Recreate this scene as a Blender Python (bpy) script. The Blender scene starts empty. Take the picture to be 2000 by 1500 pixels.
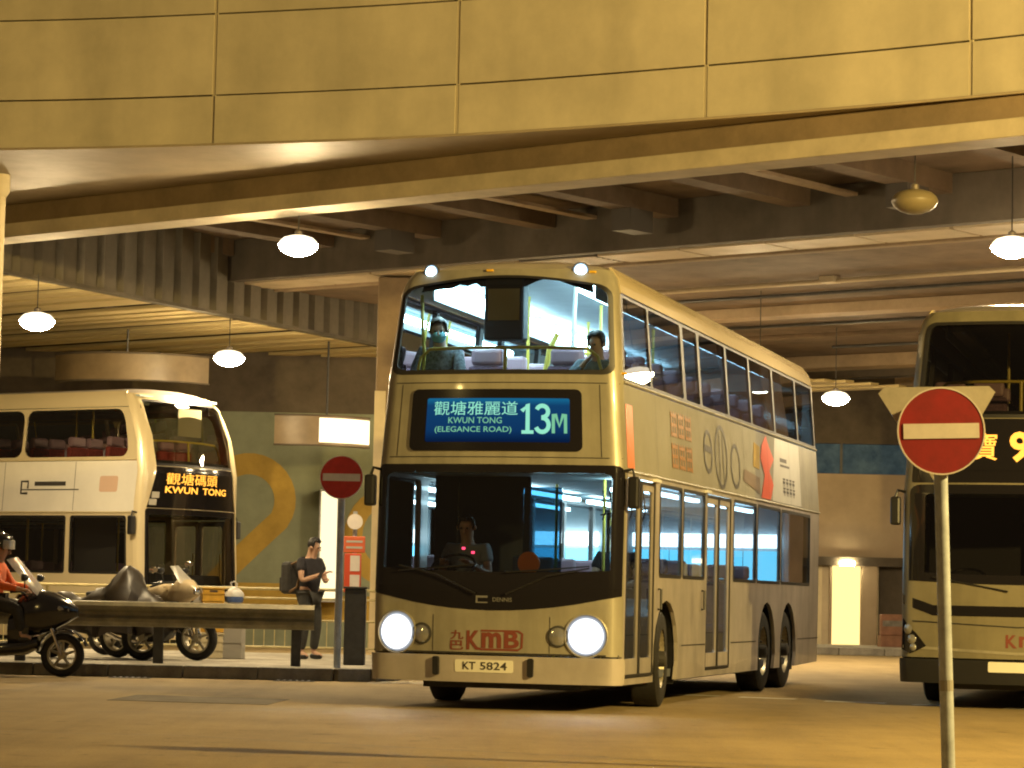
import bpy, bmesh, math, random
from math import sin, cos, pi, radians, sqrt
from mathutils import Vector, Matrix
from mathutils.geometry import tessellate_polygon
random.seed(7)
S = bpy.context.scene
COL = S.collection

# ---------------------------------------------------------------- camera
cam_d = bpy.data.cameras.new('camera')
cam = bpy.data.objects.new('camera', cam_d)
COL.objects.link(cam)
cam_d.sensor_fit = 'HORIZONTAL'
cam_d.sensor_width = 36.0
cam_d.lens = 36.0 * 5313.0 / 2000.0
cam_d.clip_end = 500.0
PITCH, ROLL = 0.0776, 0.0213
cam.matrix_world = (Matrix.Translation((0, 0, 1.106)) @ Matrix.Rotation(pi / 2 + PITCH, 4, 'X')
                    @ Matrix.Rotation(ROLL, 4, 'Z'))
S.camera = cam

# ---------------------------------------------------------------- world: night sky glowing a little from the city
W = bpy.data.worlds.new('World')
S.world = W
W.use_nodes = True
wn = W.node_tree.nodes
bg = wn['Background']
bg.inputs['Color'].default_value = (1.0, 0.64, 0.33, 1)
bg.inputs['Strength'].default_value = 0.12

S.view_settings.view_transform = 'Standard'
S.view_settings.look = 'None'
S.view_settings.gamma = 1.0
S.view_settings.exposure = 0.0
S.view_settings.use_curve_mapping = False
cy = S.cycles
cy.use_denoising = True
try:
    cy.denoiser = 'OPENIMAGEDENOISE'
except Exception:
    pass
cy.max_bounces = 7
cy.diffuse_bounces = 3
cy.glossy_bounces = 3
cy.transparent_max_bounces = 16
cy.transmission_bounces = 4
cy.sample_clamp_indirect = 3.0
cy.caustics_reflective = False
cy.caustics_refractive = False
cy.use_light_tree = True
cy.filter_width = 2.0

# light levels of the lamps built further down
TERMINUS_LAMP = 600.0
STREET_LAMP = 1.0
WARM = (1.0, 0.77, 0.43)
SODIUM = (1.0, 0.70, 0.22)

# ---------------------------------------------------------------- materials
MATS = {}
def mat(name, col, rough=0.6, metal=0.0, var=0.0, scale=6.0, bump=0.0, col2=None, coat=0.0, spec=0.5, detail=6.0, stretch=None, emit=None, estr=0.0, streak=None):
    if name in MATS:
        return MATS[name]
    m = bpy.data.materials.new(name)
    m.use_nodes = True
    nt = m.node_tree
    b = nt.nodes['Principled BSDF']
    b.inputs['Base Color'].default_value = (*col, 1)
    b.inputs['Roughness'].default_value = rough
    b.inputs['Metallic'].default_value = metal
    b.inputs['Specular IOR Level'].default_value = spec
    if coat:
        b.inputs['Coat Weight'].default_value = coat
        b.inputs['Coat Roughness'].default_value = 0.08
    if emit:
        b.inputs['Emission Color'].default_value = (*emit, 1)
        b.inputs['Emission Strength'].default_value = estr
    if var or bump:
        tc = nt.nodes.new('ShaderNodeTexCoord')
        mp = nt.nodes.new('ShaderNodeMapping')
        nt.links.new(tc.outputs['Object'], mp.inputs['Vector'])
        if stretch:
            mp.inputs['Scale'].default_value = stretch
        n = nt.nodes.new('ShaderNodeTexNoise')
        n.inputs['Scale'].default_value = scale
        n.inputs['Detail'].default_value = detail
        n.inputs['Roughness'].default_value = 0.65
        nt.links.new(mp.outputs['Vector'], n.inputs['Vector'])
        if var:
            r = nt.nodes.new('ShaderNodeValToRGB')
            c2 = col2 or tuple(c * (1 - var) for c in col)
            c1 = tuple(min(1, c * (1 + var * 0.35)) for c in col)
            r.color_ramp.elements[0].position = 0.32
            r.color_ramp.elements[1].position = 0.68
            r.color_ramp.elements[0].color = (*c2, 1)
            r.color_ramp.elements[1].color = (*c1, 1)
            nt.links.new(n.outputs['Fac'], r.inputs['Fac'])
            nt.links.new(r.outputs['Color'], b.inputs['Base Color'])
            mr = nt.nodes.new('ShaderNodeMapRange')
            mr.inputs['To Min'].default_value = min(1, rough * 1.25)
            mr.inputs['To Max'].default_value = rough * 0.8
            nt.links.new(n.outputs['Fac'], mr.inputs['Value'])
            nt.links.new(mr.outputs['Result'], b.inputs['Roughness'])
        if var and streak:
            # rain streaks / road film: a second noise drawn out along one axis, and a slight tone of its own for every piece
            m2 = nt.nodes.new('ShaderNodeMapping'); m2.inputs['Scale'].default_value = streak[1]
            nt.links.new(tc.outputs['Object'], m2.inputs['Vector'])
            n3 = nt.nodes.new('ShaderNodeTexNoise'); n3.inputs['Scale'].default_value = 1.0; n3.inputs['Detail'].default_value = 5
            nt.links.new(m2.outputs['Vector'], n3.inputs['Vector'])
            r3 = nt.nodes.new('ShaderNodeMapRange'); r3.inputs['From Min'].default_value = 0.42; r3.inputs['From Max'].default_value = 0.66
            r3.inputs['To Min'].default_value = 1.0; r3.inputs['To Max'].default_value = 1.0 - streak[0]
            nt.links.new(n3.outputs['Fac'], r3.inputs['Value'])
            oi = nt.nodes.new('ShaderNodeObjectInfo')
            r4 = nt.nodes.new('ShaderNodeMapRange'); r4.inputs['To Min'].default_value = 1 - streak[2]; r4.inputs['To Max'].default_value = 1 + streak[2]
            nt.links.new(oi.outputs['Random'], r4.inputs['Value'])
            mm_ = nt.nodes.new('ShaderNodeMath'); mm_.operation = 'MULTIPLY'
            nt.links.new(r3.outputs['Result'], mm_.inputs[0]); nt.links.new(r4.outputs['Result'], mm_.inputs[1])
            vm_ = nt.nodes.new('ShaderNodeVectorMath'); vm_.operation = 'SCALE'
            nt.links.new(r.outputs['Color'], vm_.inputs[0]); nt.links.new(mm_.outputs[0], vm_.inputs['Scale'])
            nt.links.new(vm_.outputs[0], b.inputs['Base Color'])
        if bump:
            bp = nt.nodes.new('ShaderNodeBump')
            bp.inputs['Strength'].default_value = bump
            bp.inputs['Distance'].default_value = 0.02
            n2 = nt.nodes.new('ShaderNodeTexNoise')
            n2.inputs['Scale'].default_value = scale * 9
            n2.inputs['Detail'].default_value = 4
            nt.links.new(mp.outputs['Vector'], n2.inputs['Vector'])
            nt.links.new(n2.outputs['Fac'], bp.inputs['Height'])
            nt.links.new(bp.outputs['Normal'], b.inputs['Normal'])
    MATS[name] = m
    return m

def glow(name, col, strength):
    if name in MATS:
        return MATS[name]
    m = bpy.data.materials.new(name)
    m.use_nodes = True
    nt = m.node_tree
    nt.nodes.clear()
    o = nt.nodes.new('ShaderNodeOutputMaterial')
    e = nt.nodes.new('ShaderNodeEmission')
    e.inputs['Color'].default_value = (*col, 1)
    e.inputs['Strength'].default_value = strength
    nt.links.new(e.outputs[0], o.inputs['Surface'])
    MATS[name] = m
    return m

def glass(name, tint=(0.6, 0.65, 0.65), refl=1.0, rough=0.01):
    """thin sheet glass: tinted see-through plus a Fresnel mirror"""
    if name in MATS:
        return MATS[name]
    m = bpy.data.materials.new(name)
    m.use_nodes = True
    nt = m.node_tree
    nt.nodes.clear()
    o = nt.nodes.new('ShaderNodeOutputMaterial')
    t = nt.nodes.new('ShaderNodeBsdfTransparent')
    t.inputs['Color'].default_value = (*tint, 1)
    g = nt.nodes.new('ShaderNodeBsdfGlossy')
    g.inputs['Roughness'].default_value = rough
    g.inputs['Color'].default_value = (refl, refl, refl, 1)
    f = nt.nodes.new('ShaderNodeFresnel')
    f.inputs['IOR'].default_value = 1.5
    x = nt.nodes.new('ShaderNodeMixShader')
    nt.links.new(f.outputs[0], x.inputs['Fac'])
    nt.links.new(t.outputs[0], x.inputs[1])
    nt.links.new(g.outputs[0], x.inputs[2])
    nt.links.new(x.outputs[0], o.inputs['Surface'])
    MATS[name] = m
    return m

def lamp_lens(name, col, core, edge, r):
    """round lamp glass: emission fading from the middle to the rim, a painted stand-in for glare (object's own axis = lamp axis)"""
    if name in MATS:
        return MATS[name]
    m = bpy.data.materials.new(name)
    m.use_nodes = True
    nt = m.node_tree; nt.nodes.clear()
    o = nt.nodes.new('ShaderNodeOutputMaterial'); e = nt.nodes.new('ShaderNodeEmission')
    tc = nt.nodes.new('ShaderNodeTexCoord'); mp = nt.nodes.new('ShaderNodeVectorMath'); mp.operation = 'MULTIPLY'
    mp.inputs[1].default_value = (1 / r, 1 / r, 0)
    ln = nt.nodes.new('ShaderNodeVectorMath'); ln.operation = 'LENGTH'
    rp = nt.nodes.new('ShaderNodeMapRange'); rp.interpolation_type = 'SMOOTHERSTEP'
    rp.inputs['From Min'].default_value = 0.2; rp.inputs['From Max'].default_value = 1.0
    rp.inputs['To Min'].default_value = 1.0; rp.inputs['To Max'].default_value = 0.0
    pw_ = nt.nodes.new('ShaderNodeMath'); pw_.operation = 'POWER'; pw_.inputs[1].default_value = 1.6
    ma = nt.nodes.new('ShaderNodeMath'); ma.operation = 'MULTIPLY_ADD'; ma.inputs[1].default_value = core; ma.inputs[2].default_value = edge
    nt.links.new(tc.outputs['Object'], mp.inputs[0]); nt.links.new(mp.outputs[0], ln.inputs[0]); nt.links.new(ln.outputs['Value'], rp.inputs['Value'])
    nt.links.new(rp.outputs['Result'], pw_.inputs[0]); nt.links.new(pw_.outputs[0], ma.inputs[0]); nt.links.new(ma.outputs[0], e.inputs['Strength'])
    e.inputs['Color'].default_value = (*col, 1)
    nt.links.new(e.outputs[0], o.inputs['Surface'])
    MATS[name] = m
    return m

# ---------------------------------------------------------------- object helpers
def tag(o, label=None, cat=None, group=None, kind=None):
    if label: o['label'] = label
    if cat: o['category'] = cat
    if group: o['group'] = group
    if kind: o['kind'] = kind
    return o

def thing(name, label, cat, loc=(0, 0, 0), rz=0.0, group=None, rot=None):
    o = bpy.data.objects.new(name, None)
    o.empty_display_size = 0.3
    COL.objects.link(o)
    o.location = loc
    o.rotation_euler = rot or (0, 0, rz)
    return tag(o, label, cat, group)

def put(name, me, m=None, parent=None, loc=(0, 0, 0), rot=(0, 0, 0)):
    o = bpy.data.objects.new(name, me)
    COL.objects.link(o)
    o.parent = parent
    o.location = loc
    o.rotation_euler = rot
    if m is not None and not me.materials:
        me.materials.append(m)
    return o

def mesh(name, bm, smooth=False, weld=False):
    if weld:
        bmesh.ops.remove_doubles(bm, verts=bm.verts, dist=1e-5)
    bmesh.ops.recalc_face_normals(bm, faces=bm.faces)
    me = bpy.data.meshes.new(name)
    bm.to_mesh(me)
    bm.free()
    if smooth:
        me.shade_smooth()
        try:
            me.set_sharp_from_angle(angle=radians(38))
        except Exception:
            pass
    return me

def obj(name, bm, m, parent=None, smooth=False, loc=(0, 0, 0), rot=(0, 0, 0)):
    return put(name, mesh(name, bm, smooth), m, parent, loc, rot)

def struct(name, bm, m, smooth=False):
    o = obj(name, bm, m, None, smooth)
    o['kind'] = 'structure'
    return o

def copy_tree(o, parent=None):
    c = o.copy()
    COL.objects.link(c)
    c.parent = parent
    for ch in list(o.children):
        copy_tree(ch, c)
    return c

def B():
    return bmesh.new()

def bx(bm, x0, y0, z0, x1, y1, z1, bev=0.0, M=None):
    vs = [bm.verts.new(v) for v in [(x0, y0, z0), (x1, y0, z0), (x1, y1, z0), (x0, y1, z0), (x0, y0, z1), (x1, y0, z1), (x1, y1, z1), (x0, y1, z1)]]
    fs = [bm.faces.new([vs[i] for i in f]) for f in [(0, 3, 2, 1), (4, 5, 6, 7), (0, 1, 5, 4), (1, 2, 6, 5), (2, 3, 7, 6), (3, 0, 4, 7)]]
    if bev:
        es = list({e for f in fs for e in f.edges})
        r = bmesh.ops.bevel(bm, geom=es, offset=bev, segments=2, affect='EDGES', profile=0.5)
        vs = list({v for f in r['faces'] for v in f.verts} | {v for v in vs if v.is_valid})
    if M is not None:
        bmesh.ops.transform(bm, matrix=M, verts=[v for v in vs if v.is_valid])
    return bm

def box(*a, **k):
    return bx(B(), *a, **k)

def frames(path):
    """parallel-transport frames along a path"""
    P = [Vector(p) for p in path]
    n = len(P)
    T = []
    for i in range(n):
        a = P[max(0, i - 1)]; b = P[min(n - 1, i + 1)]
        T.append((b - a).normalized())
    ref = Vector((0, 0, 1)) if abs(T[0].z) < 0.9 else Vector((1, 0, 0))
    N = [T[0].cross(ref).normalized()]
    for i in range(1, n):
        v = N[-1] - T[i] * N[-1].dot(T[i])
        N.append(v.normalized() if v.length > 1e-6 else N[-1])
    return P, T, N, [T[i].cross(N[i]) for i in range(n)]

def tube(bm, path, r, seg=8, cap=True):
    P, T, N, Bn = frames(path)
    rs = r if isinstance(r, (list, tuple)) else [r] * len(P)
    rings = []
    for p, n, b, rr in zip(P, N, Bn, rs):
        rings.append([bm.verts.new(p + n * (rr * cos(2 * pi * k / seg)) + b * (rr * sin(2 * pi * k / seg))) for k in range(seg)])
    for a, c in zip(rings, rings[1:]):
        for k in range(seg):
            bm.faces.new([a[k], a[(k + 1) % seg], c[(k + 1) % seg], c[k]])
    if cap:
        bm.faces.new(rings[0][::-1]); bm.faces.new(rings[-1])
    return bm

def lathe(bm, prof, seg=24, M=None, cap=True):
    """prof: (radius, z) pairs turned about z"""
    rings = []; new = []
    for r, z in prof:
        ring = [bm.verts.new((r * cos(2 * pi * k / seg), r * sin(2 * pi * k / seg), z)) for k in range(seg)]
        rings.append(ring); new += ring
    for a, c in zip(rings, rings[1:]):
        for k in range(seg):
            bm.faces.new([a[k], a[(k + 1) % seg], c[(k + 1) % seg], c[k]])
    if cap:
        bm.faces.new(rings[0][::-1]); bm.faces.new(rings[-1])
    if M is not None:
        bmesh.ops.transform(bm, matrix=M, verts=new)
    return bm

def loft(bm, secs, seg=14, p=2.6, cap=True):
    """secs: (x, yc, zc, half width, half height): superellipse rings along x"""
    rings = []
    for x, yc, zc, hw, hh in secs:
        ring = []
        for k in range(seg):
            a = 2 * pi * k / seg
            c, s_ = cos(a), sin(a)
            ring.append(bm.verts.new((x, yc + hw * math.copysign(abs(c) ** (2 / p), c), zc + hh * math.copysign(abs(s_) ** (2 / p), s_))))
        rings.append(ring)
    for a, c in zip(rings, rings[1:]):
        for k in range(seg):
            bm.faces.new([a[k], a[(k + 1) % seg], c[(k + 1) % seg], c[k]])
    if cap:
        bm.faces.new(rings[0][::-1]); bm.faces.new(rings[-1])
    return bm

def prism(bm, pts, z0, z1):
    a = [bm.verts.new((x, y, z0)) for x, y in pts]
    b = [bm.verts.new((x, y, z1)) for x, y in pts]
    bm.faces.new(a[::-1]); bm.faces.new(b)
    n = len(pts)
    for i in range(n):
        bm.faces.new([a[i], a[(i + 1) % n], b[(i + 1) % n], b[i]])
    return bm

def rr(x0, y0, x1, y1, r, n=5):
    """rounded rectangle; r a number or four radii (bl, br, tr, tl)"""
    R = r if isinstance(r, (list, tuple)) else [r] * 4
    out = []
    for (cx, cy_, a0), q in zip([(x0, y0, pi), (x1, y0, 1.5 * pi), (x1, y1, 0), (x0, y1, 0.5 * pi)], R):
        ox = cx + (q if cx == x0 else -q); oy = cy_ + (q if cy_ == y0 else -q)
        if q <= 0:
            out.append((cx, cy_)); continue
        for k in range(n + 1):
            a = a0 + 0.5 * pi * k / n
            out.append((ox + q * cos(a), oy + q * sin(a)))
    return out

def patch(outer, holes, mp, thick, ga=(), gb=()):
    """polygon with holes in (a, b), cut along grid lines, carried onto the surface mp(a, b, off) and given thickness"""
    loops = [[Vector((p[0], p[1], 0)) for p in L] for L in [outer] + list(holes)]
    flat = [v for L in loops for v in L]
    tris = tessellate_polygon(loops)
    bm = B()
    vs = [bm.verts.new(v) for v in flat]
    for t in tris:
        try:
            bm.faces.new([vs[i] for i in t])
        except ValueError:
            pass
    for c in ga:
        bmesh.ops.bisect_plane(bm, geom=bm.verts[:] + bm.edges[:] + bm.faces[:], plane_co=(c, 0, 0), plane_no=(1, 0, 0))
    for c in gb:
        bmesh.ops.bisect_plane(bm, geom=bm.verts[:] + bm.edges[:] + bm.faces[:], plane_co=(0, c, 0), plane_no=(0, 1, 0))
    bm.verts.ensure_lookup_table(); bm.verts.index_update()
    P = [(v.co.x, v.co.y) for v in bm.verts]
    F = [[v.index for v in f.verts] for f in bm.faces]
    E = [(e.verts[0].index, e.verts[1].index) for e in bm.edges if len(e.link_faces) == 1]
    bm.free()
    out = B()
    A = [out.verts.new(mp(a, b, 0.0)) for a, b in P]
    for f in F:
        out.faces.new([A[i] for i in f])
    if thick:
        C = [out.verts.new(mp(a, b, -thick)) for a, b in P]
        for f in F:
            out.faces.new([C[i] for i in reversed(f)])
        for i, j in E:
            out.faces.new([A[i], A[j], C[j], C[i]])
    return out

def text_mesh(s, box4, mp, bold=0.0, off=0.004):
    """lettering fitted into (a0, b0, a1, b1) and carried onto a surface"""
    cu = bpy.data.curves.new('lettering', 'FONT')
    cu.body = s
    cu.resolution_u = 3
    cu.offset = bold
    o = bpy.data.objects.new('lettering', cu)
    COL.objects.link(o)
    bpy.context.view_layer.update()
    me = bpy.data.meshes.new_from_object(o)
    xs = [v.co.x for v in me.vertices]; ys = [v.co.y for v in me.vertices]
    x0, x1, y0, y1 = min(xs), max(xs), min(ys), max(ys)
    a0, b0, a1, b1 = box4
    for v in me.vertices:
        v.co = mp(a0 + (v.co.x - x0) / (x1 - x0) * (a1 - a0), b0 + (v.co.y - y0) / (y1 - y0) * (b1 - b0), off)
    me.materials.clear()
    COL.objects.unlink(o)
    bpy.data.objects.remove(o)
    return me

def stroke(bm, pts, w, mp, off=0.004, closed=False):
    """flat painted line of width w along (a, b) points"""
    n = len(pts); L = []
    for i in range(n):
        p = Vector(pts[i])
        q0 = Vector(pts[(i - 1) % n] if closed or i else pts[0]); q1 = Vector(pts[(i + 1) % n] if closed or i < n - 1 else pts[-1])
        d = (q1 - q0)
        d = d.normalized() if d.length > 1e-9 else Vector((1, 0))
        nn = Vector((-d.y, d.x)) * (w / 2)
        L.append((bm.verts.new(mp(*(p + nn), off)), bm.verts.new(mp(*(p - nn), off))))
    for i in range(n if closed else n - 1):
        a, b = L[i], L[(i + 1) % n]
        bm.faces.new([a[0], b[0], b[1], a[1]])
    return bm

def frange(a, b, st):
    out = []
    while a < b - 1e-6:
        out.append(a); a += st
    return out

def lerp(tab, x):
    if x <= tab[0][0]: return tab[0][1]
    for (x0, y0), (x1, y1) in zip(tab, tab[1:]):
        if x <= x1:
            return y0 + (y1 - y0) * (x - x0) / (x1 - x0)
    return tab[-1][1]
# ================================================================ the setting
def road_material():
    m = bpy.data.materials.new('worn_concrete_road')
    m.use_nodes = True
    nt = m.node_tree; N = nt.nodes.new; Lk = nt.links.new
    b = nt.nodes['Principled BSDF']
    tc = N('ShaderNodeTexCoord')
    def noise(scale, det, stretch=(1, 1, 1), rz=0):
        mp = N('ShaderNodeMapping'); mp.inputs['Scale'].default_value = stretch; mp.inputs['Rotation'].default_value = (0, 0, rz)
        Lk(tc.outputs['Object'], mp.inputs['Vector'])
        n = N('ShaderNodeTexNoise'); n.inputs['Scale'].default_value = scale; n.inputs['Detail'].default_value = det
        n.inputs['Roughness'].default_value = 0.7
        Lk(mp.outputs['Vector'], n.inputs['Vector'])
        return n.outputs['Fac']
    def ramp(f, p0, c0, p1, c1):
        r = N('ShaderNodeValToRGB')
        r.color_ramp.elements[0].position = p0; r.color_ramp.elements[0].color = (*c0, 1)
        r.color_ramp.elements[1].position = p1; r.color_ramp.elements[1].color = (*c1, 1)
        Lk(f, r.inputs['Fac']); return r.outputs['Color']
    def mul(a, c, fac=1.0):
        x = N('ShaderNodeMix'); x.data_type = 'RGBA'; x.blend_type = 'MULTIPLY'; x.inputs[0].default_value = fac
        Lk(a, x.inputs[6]); Lk(c, x.inputs[7]); return x.outputs[2]
    base = ramp(noise(0.55, 8), 0.3, (0.26, 0.19, 0.086), 0.7, (0.40, 0.295, 0.14))
    streak = ramp(noise(0.9, 5, (1.0, 0.12, 1), 0.5), 0.36, (0.84, 0.83, 0.82), 0.56, (1, 1, 1))
    spots = ramp(noise(2.6, 3), 0.28, (0.5, 0.48, 0.45), 0.4, (1, 1, 1))
    fine = ramp(noise(55, 3), 0.25, (0.7, 0.7, 0.7), 0.75, (1.25, 1.25, 1.25))
    tracks = ramp(noise(0.35, 4, (2.6, 0.10, 1), -0.25), 0.52, (1, 1, 1), 0.66, (0.66, 0.64, 0.62))
    drips = ramp(noise(7.0, 2), 0.27, (0.45, 0.42, 0.4), 0.31, (1, 1, 1))
    c = mul(mul(mul(mul(mul(base, streak), spots, 0.7), fine), tracks, 0.5), drips, 0.7)
    Lk(c, b.inputs['Base Color'])
    mr = N('ShaderNodeMapRange'); mr.inputs['To Min'].default_value = 0.72; mr.inputs['To Max'].default_value = 0.95
    Lk(noise(0.8, 6), mr.inputs['Value']); Lk(mr.outputs['Result'], b.inputs['Roughness'])
    bp = N('ShaderNodeBump'); bp.inputs['Strength'].default_value = 0.5; bp.inputs['Distance'].default_value = 0.02
    Lk(noise(45, 5), bp.inputs['Height']); Lk(bp.outputs['Normal'], b.inputs['Normal'])
    return m

ROAD = road_material()
TAR = mat('tar_seam', (0.03, 0.028, 0.025), 0.5)
PAVE = mat('pavement_concrete', (0.36, 0.33, 0.27), 0.8, var=0.45, scale=2.2, bump=0.3)
KERB = mat('kerb_granite', (0.17, 0.155, 0.13), 0.75, var=0.5, scale=5, bump=0.3)
PAINT = mat('worn_road_paint', (0.80, 0.78, 0.70), 0.7, var=0.25, scale=7)
YPAINT = mat('worn_yellow_paint', (0.55, 0.38, 0.06), 0.7, var=0.5, scale=7)
CONC = mat('beam_concrete', (0.12, 0.078, 0.043), 0.85, var=0.4, scale=1.3, bump=0.25)
CONC_L = mat('pale_concrete', (0.29, 0.21, 0.125), 0.8, var=0.3, scale=1.5, bump=0.2)
CONC_D = mat('dark_concrete', (0.085, 0.066, 0.045), 0.9, var=0.4, scale=1.2, bump=0.2)  # concrete of a darker tone
FASC = mat('fascia_panel_paint', (0.60, 0.53, 0.37), 0.6, var=0.2, scale=0.9, bump=0.1, streak=(0.13, (1.7, 1.7, 0.3), 0.05))
SOFF = mat('soffit_metal', (0.46, 0.38, 0.26), 0.58, metal=0.1, var=0.2, scale=1.1)
CLAD = mat('ribbed_cladding', (0.11, 0.092, 0.065), 0.55, metal=0.3, var=0.35, scale=1.5)
SLATM = mat('slat_paint', (0.58, 0.46, 0.22), 0.5, var=0.1, scale=0.6)
LIGHTP = mat('pale_soffit_panel', (0.48, 0.39, 0.26), 0.6, var=0.15, scale=2)
VENTM = mat('dark_vent', (0.06, 0.05, 0.04), 0.7)
STEEL = mat('galvanised_steel', (0.46, 0.46, 0.46), 0.5, metal=0.35, var=0.35, scale=9)
DARKST = mat('dark_painted_steel', (0.05, 0.048, 0.045), 0.5, metal=0.2, var=0.3, scale=8)
BLACK = mat('black_plastic', (0.012, 0.012, 0.013), 0.4)
RUBBER = mat('tyre_rubber', (0.014, 0.013, 0.012), 0.75, var=0.3, scale=14)
CREAM = mat('cream_wall_paint', (0.66, 0.56, 0.36), 0.7, var=0.2, scale=1.5)
GREENW = mat('grey_green_mural_paint', (0.19, 0.21, 0.14), 0.75, var=0.22, scale=1.3)
MUSTARD = mat('mustard_mural_paint', (0.34, 0.22, 0.03), 0.7, var=0.25, scale=2)

g = B()
vs = [g.verts.new(v) for v in [(-160, -60, 0), (160, -60, 0), (160, 240, 0), (-160, 240, 0)]]
g.faces.new(vs)
ground = struct('road', g, ROAD)

def ribbon(name, pts, w, z, m, parent=None):
    b = B(); n = len(pts); L = []
    for i in range(n):
        p = Vector(pts[i]); d = (Vector(pts[min(n - 1, i + 1)]) - Vector(pts[max(0, i - 1)])).normalized()
        q = Vector((-d.y, d.x)) * (w / 2)
        a, c = p + q, p - q
        L.append((b.verts.new((a.x, a.y, z)), b.verts.new((c.x, c.y, z))))
    for a, c in zip(L, L[1:]):
        b.faces.new([a[0], c[0], c[1], a[1]])
    return obj(name, b, m, parent)

# tar seams in the forecourt
ribbon('tar_seam', [(-6.5, 20.4), (-4.6, 20.7), (-2.4, 20.6), (-0.6, 19.6), (1.2, 18.7), (3.0, 17.9)], 0.022, 0.004, TAR, ground)
ribbon('tar_seam', [(-6.2, 23.6), (-4.4, 23.9), (-2.8, 24.6), (-1.6, 26.0)], 0.025, 0.004, TAR, ground)
ribbon('tar_seam', [(-0.5, 17.6), (1.3, 17.3), (3.5, 16.6)], 0.02, 0.004, TAR, ground)
# lane dashes
for x0, y0, x1, y1 in [(2.68, 31.32, 3.30, 31.05), (3.57, 30.6, 4.22, 30.37), (4.48, 30.1, 5.1, 29.86), (5.4, 29.6, 6.0, 29.35), (1.9, 31.75, 2.45, 31.5), (0.75, 33.0, 1.3, 32.75)]:
    ribbon('lane_dash', [(x0, y0), (x1, y1)], 0.2, 0.004, PAINT, ground)
for x0, y0, x1, y1 in [(-1.55, 34.0, -0.2, 34.35), (-1.7, 33.5, -0.6, 33.75)]:
    ribbon('lane_line', [(x0, y0), (x1, y1)], 0.10, 0.004, PAINT, ground)
PATCH = mat('road_patch', (0.13, 0.10, 0.055), 0.85, var=0.4, scale=3, bump=0.4)
for pts in ([(-3.9, 26.8), (-2.3, 26.5), (-2.2, 27.9), (-3.8, 28.3)],):
    obj('road_patch', prism(B(), pts, 0.001, 0.004), PATCH, ground)
for gx, gy in ((-4.6, 33.5), (-2.6, 33.62)):
    gg = obj('gully_grate', box(gx - 0.25, gy - 0.13, 0.001, gx + 0.25, gy + 0.13, 0.006), DARKST, ground)
    for k in range(6):
        obj('grate_bar', box(gx - 0.21 + 0.075 * k, gy - 0.11, 0.0065, gx - 0.185 + 0.075 * k, gy + 0.11, 0.014), STEEL, gg)
# manhole cover in the forecourt
mh = B(); lathe(mh, [(0.36, 0.004), (0.36, 0.006)], 24)
obj('manhole_cover', mh, DARKST, ground, loc=(3.9, 17.35, 0))

def pavement(name, pts, z, kerb_sides):
    """a raised slab; its kerb stones are children, one by one"""
    inner = [(x, y) for x, y in pts]
    p = struct(name, prism(B(), inner, 0.0, z), PAVE)
    for (x0, y0), (x1, y1) in kerb_sides:
        d = Vector((x1 - x0, y1 - y0)); L = d.length; n = max(1, round(L / 0.95)); st = L / n
        a = math.atan2(d.y, d.x)
        me = mesh('kerb_stone', box(0.006, -0.15, 0.0, st - 0.006, 0.0, z + 0.006, bev=0.012))
        me.materials.append(KERB)
        for k in range(n):
            q = Vector((x0, y0)) + d * (k / n)
            put('kerb_stone', me, None, p, (q.x, q.y, 0.0), (0, 0, a + random.uniform(-0.004, 0.004)))
    return p
isl = [(-16, 33.72), (-2.15, 34.0), (-1.75, 34.2), (-1.55, 34.55), (-1.3, 36.5), (-0.6, 42.0), (-16, 42.6)]
pavement('pavement', isl, 0.15, [(isl[0], isl[1]), (isl[1], isl[2]), (isl[2], isl[3]), (isl[3], isl[4]), (isl[4], isl[5])])
back = [(2.2, 57.6), (30, 57.6), (30, 63), (2.2, 63)]
pv2 = pavement('pavement', back, 0.15, [(back[0], back[1])])
ribbon('yellow_line', [(2.2, 57.2), (20, 57.2)], 0.14, 0.004, YPAINT, ground)
# ---------------------------------------------------------------- footbridge with curved panelled side
SC = [(-22, 34.7), (-16, 34.55), (-11, 34.1), (-6.41, 33.4), (-3.70, 32.7), (-0.72, 31.65), (2.1, 30.2), (4.8, 28.55), (7.4, 26.5), (9.8, 24.2), (12, 21.8)]
def spline(P, n=24):
    out = []
    for i in range(len(P) - 1):
        p0 = Vector(P[max(0, i - 1)]); p1 = Vector(P[i]); p2 = Vector(P[i + 1]); p3 = Vector(P[min(len(P) - 1, i + 2)])
        for k in range(n):
            t = k / n
            out.append(0.5 * ((2 * p1) + (p2 - p0) * t + (2 * p0 - 5 * p1 + 4 * p2 - p3) * t * t + (3 * p1 - p0 - 3 * p2 + p3) * t ** 3))
    out.append(Vector(P[-1]))
    return out
CV = spline(SC)
ARC = [0.0]
for a, b in zip(CV, CV[1:]):
    ARC.append(ARC[-1] + (b - a).length)
def curve_at(s):
    for i in range(len(CV) - 1):
        if s <= ARC[i + 1]:
            t = (s - ARC[i]) / (ARC[i + 1] - ARC[i])
            return CV[i].lerp(CV[i + 1], t), (CV[i + 1] - CV[i]).normalized()
    return CV[-1], (CV[-1] - CV[-2]).normalized()
def arc_of_x(x):
    for i in range(len(CV) - 1):
        if CV[i].x <= x <= CV[i + 1].x:
            return ARC[i] + (ARC[i + 1] - ARC[i]) * (x - CV[i].x) / (CV[i + 1].x - CV[i].x)
    return 0
bridge = thing('footbridge', 'wide curved footbridge clad in yellow-lit cream panels crossing above the buses', 'footbridge')
def fmap(s, z, off):
    p, d = curve_at(s)
    return Vector((p.x + d.y * off, p.y - d.x * off, z))     # outward = towards the road
joints = [arc_of_x(x) for x in (-3.70, -0.72, 2.1, 4.8)]
step = joints[2] - joints[1]
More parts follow.
